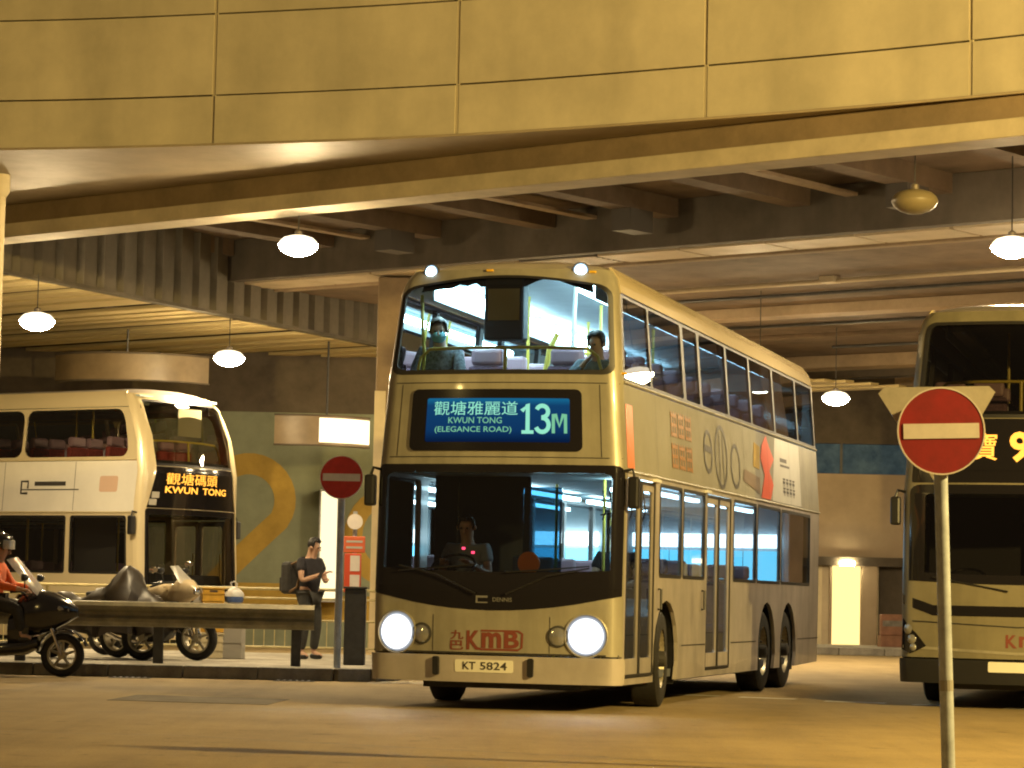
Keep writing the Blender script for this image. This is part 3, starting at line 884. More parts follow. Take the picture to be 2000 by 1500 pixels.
def bus(label, loc, rz, st):
    T = thing('double_deck_bus', label, 'bus', loc, rz, 'double-deck buses at the terminus')
    LEN = 12.0
    rake = st.get('rake', [(0, 0.02), (0.5, 0.0), (1.2, 0.0), (2.3, 0.05), (3.2, 0.08), (4.1, 0.2), (4.3, 0.3)])
    bow = st.get('bow', 0.17)
    def fm(a, z, off=0.0):
        t = max(-1.0, min(1.0, a / 1.25)); h_ = hw(z)
        e = max(0.0, (abs(t) - 0.86) / 0.14)
        ang = e * pi / 2 * 0.93
        cr = 0.17
        if e > 0:
            # rounded corner into the side
            u0 = 0.86 * h_ ; du = (h_ - u0)
            u = u0 + du * sin(ang) / sin(pi / 2 * 0.93)
            s = bow * 0.86 ** 2 + cr * (1 - cos(ang))
            nx, ny = sin(ang), -cos(ang)
            u = math.copysign(u, t); nx = math.copysign(nx, t)
        else:
            u = t * h_; s = bow * t * t
            nx, ny = math.copysign(abs(t) * 0.25, t), -0.97
        return Vector((u + nx * off, s + lerp(rake, z) + ny * off, z))
    S0 = 0.34                                        # where the flat side begins
    def side(sg):
        def m(s, z, off=0.0):
            if s < 1.3:                               # the front edge follows the raked, rounded corner
                c_ = fm(1.25, z).y
                s = c_ + (s - S0) / (1.3 - S0) * (1.3 - c_)
            return Vector((sg * (hw(z) + off), s, z))
        return m
    GA = [-1.25 + 0.1 * k for k in range(1, 25)] + [1.11, 1.14, 1.2, -1.11, -1.14, -1.2]
    GB = [0.5, 0.9, 1.2, 1.6, 2.0, 2.3, 2.6, 2.9, 3.2, 3.5, 3.8, 4.05, 4.22]
    up = st['up']; ws = st['ws']; wg = st['wg']
    # ---- front
    fp = obj('front_panel', patch([(-1.25, 0.54), (1.25, 0.54), (1.25, 4.30), (-1.25, 4.30)], [up, ws], fm, 0.05, GA, GB), st['front'], T, True)
    obj('bumper', patch(rr(-1.25, 0.27, 1.25, 0.525, 0.03), [], lambda a, z, o=0: fm(a, z, o + 0.025), 0.12, GA, [0.3, 0.36, 0.45]), st['bumper'], T, True)
    ug = obj('upper_windscreen', patch(up, [], lambda a, z, o=0: fm(a, z, o - 0.012), 0.0, GA, GB), st['g_up'], T, True)
    # dark rubber surround round the upper glass
    c = (0.0, sum(p[1] for p in up) / len(up))
    inner = [(p[0] * 0.965, c[1] + (p[1] - c[1]) * 0.93) for p in up]
    obj('glass_surround', patch(up, [inner], lambda a, z, o=0: fm(a, z, o + 0.006), 0.012, GA, GB), GASK, ug, True)
    obj('windscreen_mask', patch(ws, [wg], lambda a, z, o=0: fm(a, z, o + 0.004), 0.02, GA, GB), MASK, T, True)
    wsg = obj('lower_windscreen', patch(wg, [], lambda a, z, o=0: fm(a, z, o - 0.006), 0.0, GA, GB), st['g_low'], T, True)
    if st.get('band'):
        obj('front_mask_band', patch(st['band'], [], lambda a, z, o=0: fm(a, z, o + 0.006), 0.01, GA, GB), MASK, T, True)
    # ---- destination display
    dx0, dz0, dx1, dz1 = st['disp']
    dd = obj('destination_display', patch(rr(dx0, dz0, dx1, dz1, 0.06), [], lambda a, z, o=0: fm(a, z, o + 0.014), 0.03, GA, GB), MASK, T, True)
    st['display'](dd, lambda a, z, o=0: fm(a, z, o + 0.016))
    # ---- sides
    ax = st['axles']
    for sg in (1, -1):
        sm = side(sg)
        SG = frange(S0 + 0.5, LEN, 1.0)
        arch = []
        for c_, r_ in [(a_, 0.60) for a_ in ax]:
            arch.append((c_, r_))
        bot = [(S0, 0.27)]
        for c_, r_ in arch:
            h0 = 0.27
            dxx = sqrt(max(0, r_ * r_ - (0.49 - h0) ** 2))
            pts = []
            a_s = math.atan2(h0 - 0.49, -dxx); a_s = a_s + 2 * pi if a_s < 0 else a_s
            a_e = math.atan2(h0 - 0.49, dxx)
            for k in range(13):
                a_ = a_s + (a_e - a_s) * k / 12
                pts.append((c_ + r_ * cos(a_), 0.49 + r_ * sin(a_)))
            if bot[-1][0] > pts[0][0]:             # paired rear axles: arches meet
                m_ = (bot[-1][0] + pts[0][0]) / 2
                bot = [p for p in bot if p[0] < m_ or p[0] <= S0]; pts = [p for p in pts if p[0] > m_]
            bot += pts
        bot.append((LEN, 0.30))
        outer = bot + [(LEN, 2.31), (S0, 2.31)]
        doors = st['doors'] if sg == st['door_side'] else st.get('off_doors', [])
        holes = [[(a, 0.33), (b, 0.33), (b, 2.27), (a, 2.27)] for a, b in doors]
        wins = st['low_wins'] if sg == st['door_side'] else st['low_wins_off']
        for a, b in wins:
            holes.append(rr(a, 1.32, b, 2.27, 0.05, 3))
        sp = obj('lower_side_panel', patch(outer, holes, sm, 0.04, SG, [1.0, 1.6]), st['side'], T)
        for a, b in wins:
            w = obj('window_pane', patch(rr(a, 1.32, b, 2.27, 0.05, 3), [], lambda s, z, o=0: sm(s, z, o - 0.008), 0.0), st['g_side'], T)
            obj('gasket', patch(rr(a - 0.002, 1.318, b + 0.002, 2.272, 0.05, 3), [rr(a + 0.035, 1.355, b - 0.035, 2.235, 0.04, 3)], lambda s, z, o=0: sm(s, z, o + 0.004), 0.012), GASK, w)
        for a, b in doors:
            m_ = (a + b) / 2
            for p, q in ((a + 0.012, m_ - 0.008), (m_ + 0.008, b - 0.012)):
                lf = obj('door_leaf', patch(rr(p, 0.345, q, 2.255, 0.02, 2), [rr(p + 0.06, 0.52, q - 0.06, 2.17, 0.04, 3)], lambda s, z, o=0: sm(s, z, o - 0.015), 0.035), st.get('door_mat', st['side']), T)
                obj('door_glass', patch(rr(p + 0.06, 0.52, q - 0.06, 2.17, 0.04, 3), [], lambda s, z, o=0: sm(s, z, o - 0.03), 0.0), st['g_side'], lf)
                hb = B(); tube(hb, [sm(p + 0.10, 1.0, -0.06), sm(p + 0.10, 1.7, -0.06)], 0.013, 6)
                obj('door_handrail', hb, YRAIL, lf)
                fr = patch(rr(p - 0.008, 0.338, q + 0.008, 2.262, 0.02, 2), [rr(p + 0.022, 0.368, q - 0.022, 2.232, 0.02, 2)], lambda s, z, o=0: sm(s, z, o - 0.004), 0.01)
                obj('door_edge', fr, GASK, lf)
        # skirt seams
        z_ = 0.62
        segs = [(ax[0] + 0.75, ax[1] - 0.75)] if len(doors) < 2 else [(ax[0] + 0.75, doors[1][0] - 0.05), (doors[1][1] + 0.05, ax[1] - 0.75)]
        for a, b in segs + [(ax[-1] + 0.7, LEN)]:
            obj('panel_seam', stroke(B(), [(a, z_), (b, z_)], 0.012, sm, 0.003), GASK, sp)
        # between the decks
        ad = obj('advert_panel', patch([(S0, 2.34), (LEN, 2.34), (LEN, 3.17), (S0, 3.17)], [], sm, 0.03, SG, [2.6, 2.9]), st['advert'], T)
        for s_ in (1.7, 3.3, 4.9, 6.5, 8.1, 9.7, 11.2):
            obj('panel_seam', stroke(B(), [(s_, 2.35), (s_, 2.75), (s_, 3.16)], 0.008, sm, 0.0085), GREYINK, ad)
        for z_ in (2.325, 3.19):
            tr = B(); tube(tr, [sm(S0, z_, 0.004), sm(LEN, z_, 0.004)], 0.016, 6)
            obj('waist_trim', tr, st.get('trim', GOLD), T)
        # upper glazing
        uw = st['up_wins']
        uf = obj('upper_window_frame', patch([(S0, 3.205), (LEN, 3.205), (LEN, 4.06), (S0, 4.06)], [rr(a, 3.24, b, 4.03, st.get('uw_r', 0.04), 4) for a, b in uw], sm, 0.03, SG, [3.5, 3.8]), st.get('upframe', GASK), T)
        for a, b in uw:
            obj('window_pane', patch(rr(a, 3.24, b, 4.03, st.get('uw_r', 0.04), 4), [], lambda s, z, o=0: sm(s, z, o - 0.004), 0.0, gb=[3.5, 3.8]), st['g_upside'], T)
        obj('roof_cove', patch([(S0, 4.07), (LEN, 4.07), (LEN, 4.335), (S0, 4.335)], [], lambda s, z, o=0: sm(s, z, o + 0.012), 0.03, SG, [4.15, 4.22, 4.28]), st.get('cove', ROOFP), T, True)
        if sg == st.get('art_side') and st.get('art'):
            st['art'](ad, sp, sm)
        # inner lining
        obj('inner_lining', patch([(0.6, 2.36), (LEN - 0.1, 2.36), (LEN - 0.1, 3.19), (0.6, 3.19)], [], lambda s, z, o=0: sm(s, z, o - 0.06), 0.02, (), [2.8]), LINING, T)
        l0 = 0.6 if not doors else doors[0][1] + 0.1
        lin = [(l0, 0.40)]
        for c_ in ax:
            for k in range(11):
                a_ = pi - pi * k / 10
                x_, z_ = c_ + 0.70 * cos(a_), max(0.40, 0.42 + 0.72 * sin(a_))
                if x_ > lin[-1][0] + 0.02: lin.append((x_, z_))
        lin += [(LEN - 0.1, 0.40), (LEN - 0.1, 1.30), (l0, 1.30)]
        obj('inner_lining', patch(lin, [[(a - 0.02, 0.42), (b + 0.02, 0.42), (b + 0.02, 1.29), (a - 0.02, 1.29)] for a, b in doors[1:]], lambda s, z, o=0: sm(s, z, o - 0.07), 0.01), LINING, T)
    # ---- roof, floors, rear
    b = B(); rows = []
    for i in range(15):
        t = -1 + 2 * i / 14; row = []
        f0 = fm(t * 1.25, 4.30); h_ = hw(4.335) + 0.012
        for v in (0, 0.25, 0.55, 1.0, 2, 4, 6, 8, 10, LEN - 0.15, LEN):
            x = f0.x if v == 0 else (f0.x * (1 - min(1, v / 0.55)) + t * h_ * min(1, v / 0.55))
            z = 4.30 + (0.035 + 0.07 * (1 - t ** 4)) * min(1.0, (v / 0.6)) ** 0.6 - (0.06 if v == LEN else 0)
            row.append(b.verts.new((x, max(v, f0.y + v * 0.6) if v < 1 else v, z)))
        rows.append(row)
    for r0, r1 in zip(rows, rows[1:]):
        for j in range(len(r0) - 1):
            b.faces.new([r0[j], r0[j + 1], r1[j + 1], r1[j]])
    obj('roof', b, st.get('roofm', SILVERG), T, True)
    rp = [(-hw(z), z) for z in (0.3, 1.2, 2.3, 3.2, 4.05, 4.3)]
    obj('rear_panel', patch(rp + [(-x, z) for x, z in reversed(rp)], [rr(-1.0, 3.3, 1.0, 4.0, 0.08)], lambda a, z, o=0: Vector((a, LEN + o, z)), 0.04), st['side'], T)
    obj('rear_window', patch(rr(-1.0, 3.3, 1.0, 4.0, 0.08), [], lambda a, z, o=0: Vector((a, LEN - 0.02, z)), 0.0), st['g_side'], T)
    obj('lower_floor', box(-1.17, 0.5, 0.30, 1.17, LEN - 0.06, 0.38), FLOORM, T)
    obj('upper_floor', box(-1.14, 0.42, 2.33, 1.14, LEN - 0.06, 2.42), LINING, T)
    obj('upper_ceiling', box(-0.98, 0.55, 4.24, 0.98, LEN - 0.06, 4.27), LINING, T)
    obj('engine_cover', box(-1.1, LEN - 1.5, 0.4, 1.1, LEN - 0.08, 1.3), CABIN, T)
    obj('underframe', box(-0.8, 0.45, 0.20, 0.8, LEN - 0.4, 0.297), CABIN, T)
    # ---- wheels
    for i, a_ in enumerate(ax):
        for sg in (1, -1):
            wheel(T, a_, sg * 1.07, sg, st.get('steer', 0.0) if i == 0 else 0.0)
            wa = B(); 
            for k in range(12):
                t0 = pi * k / 12; t1 = pi * (k + 1) / 12
                q = [wa.verts.new((sg * x_, a_ + 0.61 * cos(t_), 0.49 + 0.61 * sin(t_))) for x_, t_ in ((0.72, t0), (1.2, t0), (1.2, t1), (0.72, t1))]
                wa.faces.new(q)
            ring = [wa.verts.new((sg * 0.72, a_ + 0.61 * cos(pi * k / 12), 0.49 + 0.61 * sin(pi * k / 12))) for k in range(13)]
            wa.faces.new(ring + [wa.verts.new((sg * 0.72, a_ - 0.61, 0.22)), wa.verts.new((sg * 0.72, a_ + 0.61, 0.22))])
            for y_ in (-0.61, 0.61):
                wa.faces.new([wa.verts.new((sg * x_, a_ + y_, z_)) for x_, z_ in ((0.72, 0.22), (1.2, 0.22), (1.2, 0.49), (0.72, 0.49))])
            obj('wheel_arch', wa, BLACK, T)
    # ---- upper deck furniture
    for k in range(st.get('rows', 10)):
        for u in (-0.63, 0.63):
            add_seat(T, u, 0.76 + 0.86 * k, 2.42, st.get('red', False))
    for k in range(6):
        for u in (-0.63, 0.63):
            if u > 0 and 2.6 + 0.95 * k + 0.2 > 4.2 and 2.6 + 0.95 * k < 5.9: continue
            add_seat(T, u, 2.9 + 0.95 * k, 0.36, st.get('red', False))
    # front hand rail of the upper deck
    hr = B()
    P = [fm(-1.02, 3.30, -0.22), fm(-1.0, 3.44, -0.22), fm(-0.9, 3.52, -0.22), fm(-0.5, 3.53, -0.22), fm(0, 3.53, -0.22), fm(0.5, 3.53, -0.22), fm(0.92, 3.52, -0.22), fm(1.02, 3.44, -0.22), fm(1.06, 3.30, -0.22), fm(1.07, 3.1, -0.22)]
    tube(hr, [fm(-1.03, 3.1, -0.22)] + P, 0.017, 8)
    tube(hr, [fm(0.0, 2.6, -0.22), fm(0.0, 3.53, -0.22)], 0.02, 8)
    obj('front_handrail', hr, YRAIL, T, True)
    obj('front_bulkhead', patch([(-1.1, 2.42), (1.1, 2.42), (1.1, 3.2), (-1.1, 3.2)], [], lambda a, z, o=0: fm(a, z, o - 0.1), 0.02, GA, [2.9]), CABIN, T)
    # ---- interior tubes
    lit = st.get('lit')
    for u in (-0.72, 0.72):
        for k in range(3):
            s0 = 0.62 + 3.5 * k
            o = obj('light_tube', box(u - 0.085, s0, 4.10, u + 0.085, s0 + 3.2, 4.18, bev=0.03), BUSLIGHT if lit else LINING, T)
            obj('tube_housing', box(u - 0.03, s0 + 0.05, 4.181, u + 0.03, s0 + 3.15, 4.238), LINING, o)
        obj('light_cove', box(math.copysign(0.835, u) - 0.01, 0.6, 4.03, math.copysign(0.835, u) + 0.01, LEN - 0.1, 4.236), LINING, T)
        for k in range(2):
            s0 = 3.2 + 3.6 * k
            obj('light_tube', box(u - 0.04, s0, 2.24, u + 0.04, s0 + 3.0, 2.28), BUSLIGHT2 if lit else LINING, T)
    if lit:
        for u0, u1 in ((-1.0, -0.52), (-0.5, -0.02), (0.0, 0.48), (0.5, 0.98)):  # added glowing panels standing in for the bright band in the lower windows
            bp = obj('rear_glow_panel', box(u0, 10.42, 1.36, u1, 10.45, 1.76), glow('rear_panel_glow', (0.16, 0.72, 1.0), 4.0), T)
            obj('light_tube', box(u0, 10.36, 1.80, u1, 10.44, 1.98), glow('rear_band_glow', (0.70, 0.92, 1.0), 9.0), bp)  # this glowing strip is added too, no real tube
        obj('rear_bulkhead', box(-1.1, 10.46, 1.3, 1.1, 10.5, 2.33), LINING, T)
    # ---- upright poles
    for u, s, z0, z1 in [(-0.28, 2.2, 2.42, 4.24), (0.28, 3.1, 2.42, 4.24), (-0.28, 4.8, 2.42, 4.24), (0.28, 5.7, 2.42, 4.24), (0.55, 2.3, 0.38, 2.33), (-0.3, 3.6, 0.38, 2.33), (0.3, 4.2, 0.38, 2.33), (-0.3, 6.2, 0.38, 2.33)]:
        pb = B(); tube(pb, [(u, s, z0), (u, s, z1)], 0.017, 8)
        obj('grab_pole', pb, YRAIL, T)
    # ---- cab
    obj('dashboard', patch([(-1.1, 0.9), (1.1, 0.9), (1.1, 1.33), (-1.1, 1.33)], [], lambda a, z, o=0: fm(a, z, o - 0.16 - (z - 0.9) * 0.3), 0.25, GA, [1.1]), CABIN, T)
    swb = B()
    for k in range(20):
        t0, t1 = 2 * pi * k / 20, 2 * pi * (k + 1) / 20
        tube(swb, [(0.22 * cos(t0), 0.22 * sin(t0), 0), (0.22 * cos(t1), 0.22 * sin(t1), 0)], 0.014, 6, False)
    tube(swb, [(-0.22, 0, 0), (0.22, 0, 0)], 0.012, 6); tube(swb, [(0, 0, 0), (0, 0.04, -0.35)], 0.025, 8)
    obj('steering_wheel', swb, BLACK, T, loc=(-0.6, 0.72, 1.38), rot=(0.6, 0, 0))
    obj('cab_partition', box(-1.12, 1.75, 0.38, -0.1, 1.79, 2.33), CABIN, T)
    obj('cab_door', box(-0.12, 0.75, 0.38, -0.08, 1.74, 1.35), CABIN, T)
    # ---- mirrors
    for sg in (1, -1):
        z1 = st.get('mirror_z', 2.32)
        mb = B(); tube(mb, [fm(sg * 1.2, z1, 0), fm(sg * 1.235, z1 + 0.02, 0.07), fm(sg * 1.235, z1 - 0.05, 0.09)], 0.016, 6)
        ma = obj('mirror_arm', mb, BLACK, T)
        c_ = fm(sg * 1.235, z1 - 0.2, 0.09)
        obj('mirror', box(c_.x - 0.055, c_.y - 0.05, c_.z - 0.16, c_.x + 0.055, c_.y + 0.06, c_.z + 0.15, bev=0.025), BLACK, ma)
    st['face'](T, fm, fp)
    return T

AX_U = [0.48 + 0.0, 1.6]
# ---------------------------------------------------------------- the lit bus
def lit_display(dd, m):
    sc = obj('screen', patch(rr(-0.74, 2.585, 0.74, 3.01, 0.02), [], lambda a, z, o=0: m(a, z, o + 0.002), 0.0, [k * 0.1 for k in range(-7, 8)], [2.7, 2.8, 2.9]), LCD, dd)
    for s, b4, bo, mm in [('觀塘雅麗道', (-0.66, 2.845, 0.22, 2.98), 0.0, LCDTXT2), ('KWUN TONG', (-0.50, 2.765, 0.06, 2.825), 0.006, LCDTXT), ('(ELEGANCE ROAD)', (-0.64, 2.665, 0.16, 2.735), 0.006, LCDTXT)]:
        put('lettering', text_mesh(s, b4, m, bo, 0.006), mm, dd)
    W_ = 0.042
    lb = B(); stroke(lb, [(0.262, 2.885), (0.322, 2.955), (0.322, 2.672)], W_, m, 0.006); stroke(lb, [(0.262, 2.682), (0.382, 2.682)], W_ * 0.8, m, 0.0065)
    obj('numeral', lb, LCDTXT2, dd)
    arc = lambda cx, cz, rx, rz_, a0, a1: [(cx + rx * cos(radians(a0 + (a1 - a0) * k / 14)), cz + rz_ * sin(radians(a0 + (a1 - a0) * k / 14))) for k in range(15)]
    lb = B(); stroke(lb, arc(0.468, 2.882, 0.058, 0.056, 160, -90) + arc(0.468, 2.752, 0.064, 0.068, 90, -160), W_, m, 0.006)
    obj('numeral', lb, LCDTXT2, dd)
    lb = B(); stroke(lb, [(0.578, 2.672), (0.578, 2.855), (0.600, 2.855), (0.638, 2.74), (0.676, 2.855), (0.698, 2.855), (0.698, 2.672)], W_ * 0.75, m, 0.006)
    obj('numeral', lb, LCDTXT, dd)

def kmb_face(T, fm, fp, lit=True, plate='KT 5824'):
    F = lambda a, z, o=0: fm(a, z, o)
    for sg, hx in ((-1, -0.965), (1, 0.93)):
        hz = 0.735
        p = fm(hx, hz, 0.0)
        n = (fm(hx, hz, 1.0) - p).normalized()
        M = Matrix.Translation(p) @ n.to_track_quat('Z', 'Y').to_matrix().to_4x4()
        h = obj('headlight', lathe(B(), [(0.212, -0.05), (0.212, 0.012), (0.202, 0.016), (0.193, 0.0)], 32, M, cap=False), GOLD, T, True)
        q_ = obj('lens', lathe(B(), [(0.0, 0.045), (0.08, 0.04), (0.14, 0.025), (0.195, 0.0)], 32, cap=False), lamp_lens('headlight_lens_glow', (0.90, 0.94, 1.0), 70.0, 0.3, 0.2) if lit else LENS, h, True); q_.matrix_local = M  # lens widened to the size of its glare, the fade set in its emission
        if lit:
            L = bpy.data.lights.new('headlight_beam', 'SPOT')
            L.energy = 26; L.spot_size = radians(95); L.spot_blend = 1.0; L.color = (0.92, 0.95, 1.0); L.shadow_soft_size = 0.12
            lo = bpy.data.objects.new('headlight_beam', L); COL.objects.link(lo); lo.parent = h
            lo.matrix_local = Matrix.Translation(p + n * 0.12) @ (n + Vector((0, 0, -0.05))).normalized().to_track_quat('-Z', 'Y').to_matrix().to_4x4()
        hx2 = hx - sg * 0.265
        p = fm(hx2, 0.725, 0.0); n = (fm(hx2, 0.725, 1.0) - p).normalized()
        M = Matrix.Translation(p) @ n.to_track_quat('Z', 'Y').to_matrix().to_4x4()
        h = obj('indicator_lamp', lathe(B(), [(0.105, -0.03), (0.105, 0.012), (0.088, 0.016)], 24, M, cap=False), DARKST, T, True)
        obj('lens', lathe(B(), [(0.0, 0.028), (0.05, 0.024), (0.088, 0.008)], 24, M, cap=False), LENS, h, True)
    for s, b4, bo in [('九', (-0.40, 0.675, -0.265, 0.765), 0.02), ('巴', (-0.40, 0.575, -0.265, 0.665), 0.02), ('K', (-0.235, 0.58, -0.10, 0.765), 0.03), ('m', (-0.085, 0.60, 0.115, 0.75), 0.035), ('B', (0.14, 0.60, 0.29, 0.765), 0.03)]:
        put('logo_lettering', text_mesh(s, b4, F, bo, 0.004), REDLOGO, fp)
    lb = B(); stroke(lb, [(-0.09, 0.765), (0.28, 0.765)], 0.018, F, 0.005); stroke(lb, [(-0.13, 0.60), (-0.08, 0.585), (0.28, 0.585), (0.315, 0.61), (0.32, 0.74), (0.28, 0.765)], 0.02, F, 0.005)
    obj('logo_outline', lb, REDLOGO, fp)
    pm_ = lambda a, z, o=0: fm(a, z, o + 0.03)
    pl = obj('number_plate', patch(rr(-0.34, 0.365, 0.24, 0.485, 0.02), [], pm_, 0.012, [-0.2, -0.1, 0, 0.1]), PLATE, T)
    put('lettering', text_mesh('KT', (-0.26, 0.39, -0.13, 0.465), pm_, 0.015, 0.003), INK, pl)
    put('lettering', text_mesh('5824', (-0.085, 0.39, 0.18, 0.465), pm_, 0.015, 0.003), INK, pl)
    for a in (-0.53, 0.41):
        bb = patch(rr(a - 0.03, 0.33, a + 0.03, 0.51, 0.02), [], lambda x, z, o=0: fm(x, z, o + 0.06), 0.06)
        obj('bumper_guard', bb, BLACK, T)
    # seam above the bumper, emblem under the windscreen, wipers
    for z_, w_ in ((0.55, 0.014), (2.44, 0.008), (3.165, 0.008)):
        obj('panel_seam', stroke(B(), [(-1.2 + 0.1 * k, z_) for k in range(25)], w_, F, 0.003), GASK, fp)
    for x_ in (-1.04, 1.04):
        obj('panel_seam', stroke(B(), [(x_, 2.45 + 0.07 * k) for k in range(11)], 0.007, F, 0.003), GASK, fp)
        obj('panel_seam', stroke(B(), [(x_ * 0.56, 0.56 + 0.05 * k) for k in range(8)], 0.006, F, 0.003), GASK, fp)
    for x0, x1, zt in ((-0.15, -0.95, 1.35), (0.15, 0.95, 1.35)):
        wb = B(); tube(wb, [fm(x0, 1.12, 0.03), fm((x0 + x1) / 2, 1.30, 0.035), fm(x1, 1.38, 0.03)], 0.01, 6)
        tube(wb, [fm((x0 + x1) / 2 - 0.4, 1.33, 0.03), fm((x0 + x1) / 2, 1.36, 0.03), fm((x0 + x1) / 2 + 0.4, 1.40, 0.03)], 0.008, 6)
        obj('wiper', wb, BLACK, T)

def lit_face(T, fm, fp):
    kmb_face(T, fm, fp)
    F = lambda a, z, o=0: fm(a, z, o)
    eb = B()
    stroke(eb, [(-0.15, 1.09), (-0.03, 1.09)], 0.02, F, 0.008); stroke(eb, [(-0.15, 1.035), (-0.03, 1.035)], 0.012, F, 0.008)
    stroke(eb, [(-0.15, 1.06), (-0.13, 1.06)], 0.05, F, 0.008)
    obj('emblem', eb, mat('emblem_grey', (0.25, 0.25, 0.24), 0.4, metal=0.5), T)
    put('emblem', text_mesh('DENNIS', (0.02, 1.045, 0.21, 1.085), F, 0.01, 0.008), mat('emblem_grey', (0.25, 0.25, 0.24), 0.4), T)
    for a in (-0.97, 0.90):
        p = fm(a, 4.285, 0.0); n = (fm(a, 4.285, 1.0) - p).normalized()
        M = Matrix.Translation(p) @ n.to_track_quat('Z', 'Y').to_matrix().to_4x4()
        h = obj('marker_lamp', lathe(B(), [(0.085, -0.02), (0.085, 0.006), (0.076, 0.01)], 20, M, cap=False), DARKST, T)
        q_ = obj('lens', lathe(B(), [(0.0, 0.03), (0.04, 0.025), (0.075, 0.0)], 20, cap=False), lamp_lens('marker_lens_glow', (0.55, 0.80, 1.0), 40.0, 0.3, 0.078), h, True); q_.matrix_local = M
    for a, z in ((-0.2, 4.285), (1.03, 4.27), (1.24, 3.27)):
        p = fm(a, z, 0.004)
        obj('amber_marker', box(p.x - 0.035, p.y - 0.02, p.z - 0.012, p.x + 0.035, p.y + 0.03, p.z + 0.012, bev=0.006), AMBERM, T)
    # periscope box and blind behind the upper windscreen
    p = fm(0.0, 3.9, -0.1)
    pb = obj('periscope_box', box(-0.21, p.y, 3.60, 0.19, p.y + 0.2, 4.23, bev=0.02), CABIN, T)
    obj('notice', box(-0.17, p.y - 0.008, 3.79, 0.15, p.y - 0.001, 4.10), mat('beige_notice', (0.42, 0.36, 0.20), 0.7), pb)
    # sun visor with an uneven lower edge, dark ceiling front
    top = [(x / 10, 4.24) for x in range(10, -11, -1)]
    edge = [(-1.0, 4.08), (-0.8, 4.10), (-0.62, 4.11), (-0.55, 4.15), (-0.45, 4.13), (-0.35, 4.16), (-0.28, 4.12), (0.24, 4.12), (0.35, 4.17), (0.45, 4.20), (0.55, 4.20), (0.65, 4.17), (0.8, 4.12), (1.0, 4.05)]
    obj('sun_visor', patch(edge + top, [], lambda a, z, o=0: fm(a, z, o - 0.05), 0.01, [k / 10 for k in range(-9, 10)]), CABIN, T)
    # yellow rails around the stair and first seats
    rb = B(); tube(rb, [(0.28, 2.1, 2.42), (0.28, 2.1, 3.5), (0.30, 2.13, 3.62), (0.55, 2.15, 3.66), (0.78, 2.13, 3.62), (0.80, 2.1, 3.5), (0.80, 2.1, 2.42)], 0.02, 8)
    obj('stair_rail', rb, YRAIL, T, True)
    rb = B(); tube(rb, [(0.05, 1.5, 3.1), (0.14, 1.5, 3.62), (0.22, 1.5, 3.78)], 0.03, 8)
    obj('grab_handle', rb, YRAIL, T)
    rb = B(); tube(rb, [(-1.0, 0.75, 4.1), (-0.98, 0.72, 3.8), (-0.95, 0.72, 3.5), (-0.98, 0.75, 3.2)], 0.018, 8)
    obj('grab_handle', rb, YRAIL, T)
    rb = B(); tube(rb, [(0.42, 1.3, 3.1), (0.45, 1.3, 4.24)], 0.022, 8)
    obj('grab_pole', rb, mat('white_pole', (0.75, 0.8, 0.78), 0.4), T)
    # lower deck: partition glass by the cab, ticket machine, dash lamps, destination notice, luggage rack
    obj('partition_glass', box(-0.02, 1.2, 0.9, 0.38, 1.215, 2.2), glass('blue_partition', (0.16, 0.30, 0.38)), T)
    obj('fare_box', box(0.05, 0.55, 0.9, 0.25, 0.75, 1.5, bev=0.03), mat('fare_box_blue', (0.05, 0.08, 0.16), 0.5), T)
    p = fm(0.36, 1.42, -0.03)
    nb = B(); lathe(nb, [(0.0, 0), (0.11, 0.0), (0.11, 0.01), (0.0, 0.01)], 24, Matrix.Translation(p) @ Matrix.Rotation(pi / 2, 4, 'X'), cap=False)
    obj('round_notice', nb, ORANGE, T)
    for x, z in ((-0.47, 1.56), (-0.36, 1.52)):
        p = fm(x, z, -0.45)
        obj('dash_lamp', box(p.x - 0.014, p.y, p.z - 0.012, p.x + 0.014, p.y + 0.02, p.z + 0.012), glow('red_dash_glow', (1.0, 0.05, 0.12), 3.0), T)
    for x in (0.78, 0.98):
        obj('saloon_lamp', box(x - 0.12, 2.1, 2.2, x + 0.1, 2.3, 2.235), BUSLIGHT, T)
    rk = B()
    for k in range(7):
        tube(rk, [(0.62 + 0.07 * k, 1.95, 2.2), (0.66 + 0.07 * k, 1.9, 1.98), (0.62 + 0.07 * k, 1.95, 1.9)], 0.008, 5)
    tube(rk, [(0.6, 1.93, 1.95), (1.1, 1.93, 2.02)], 0.008, 5); tube(rk, [(0.6, 1.95, 2.1), (1.1, 1.95, 2.14)], 0.008, 5)
    obj('wire_rack', rk, BLACK, T)

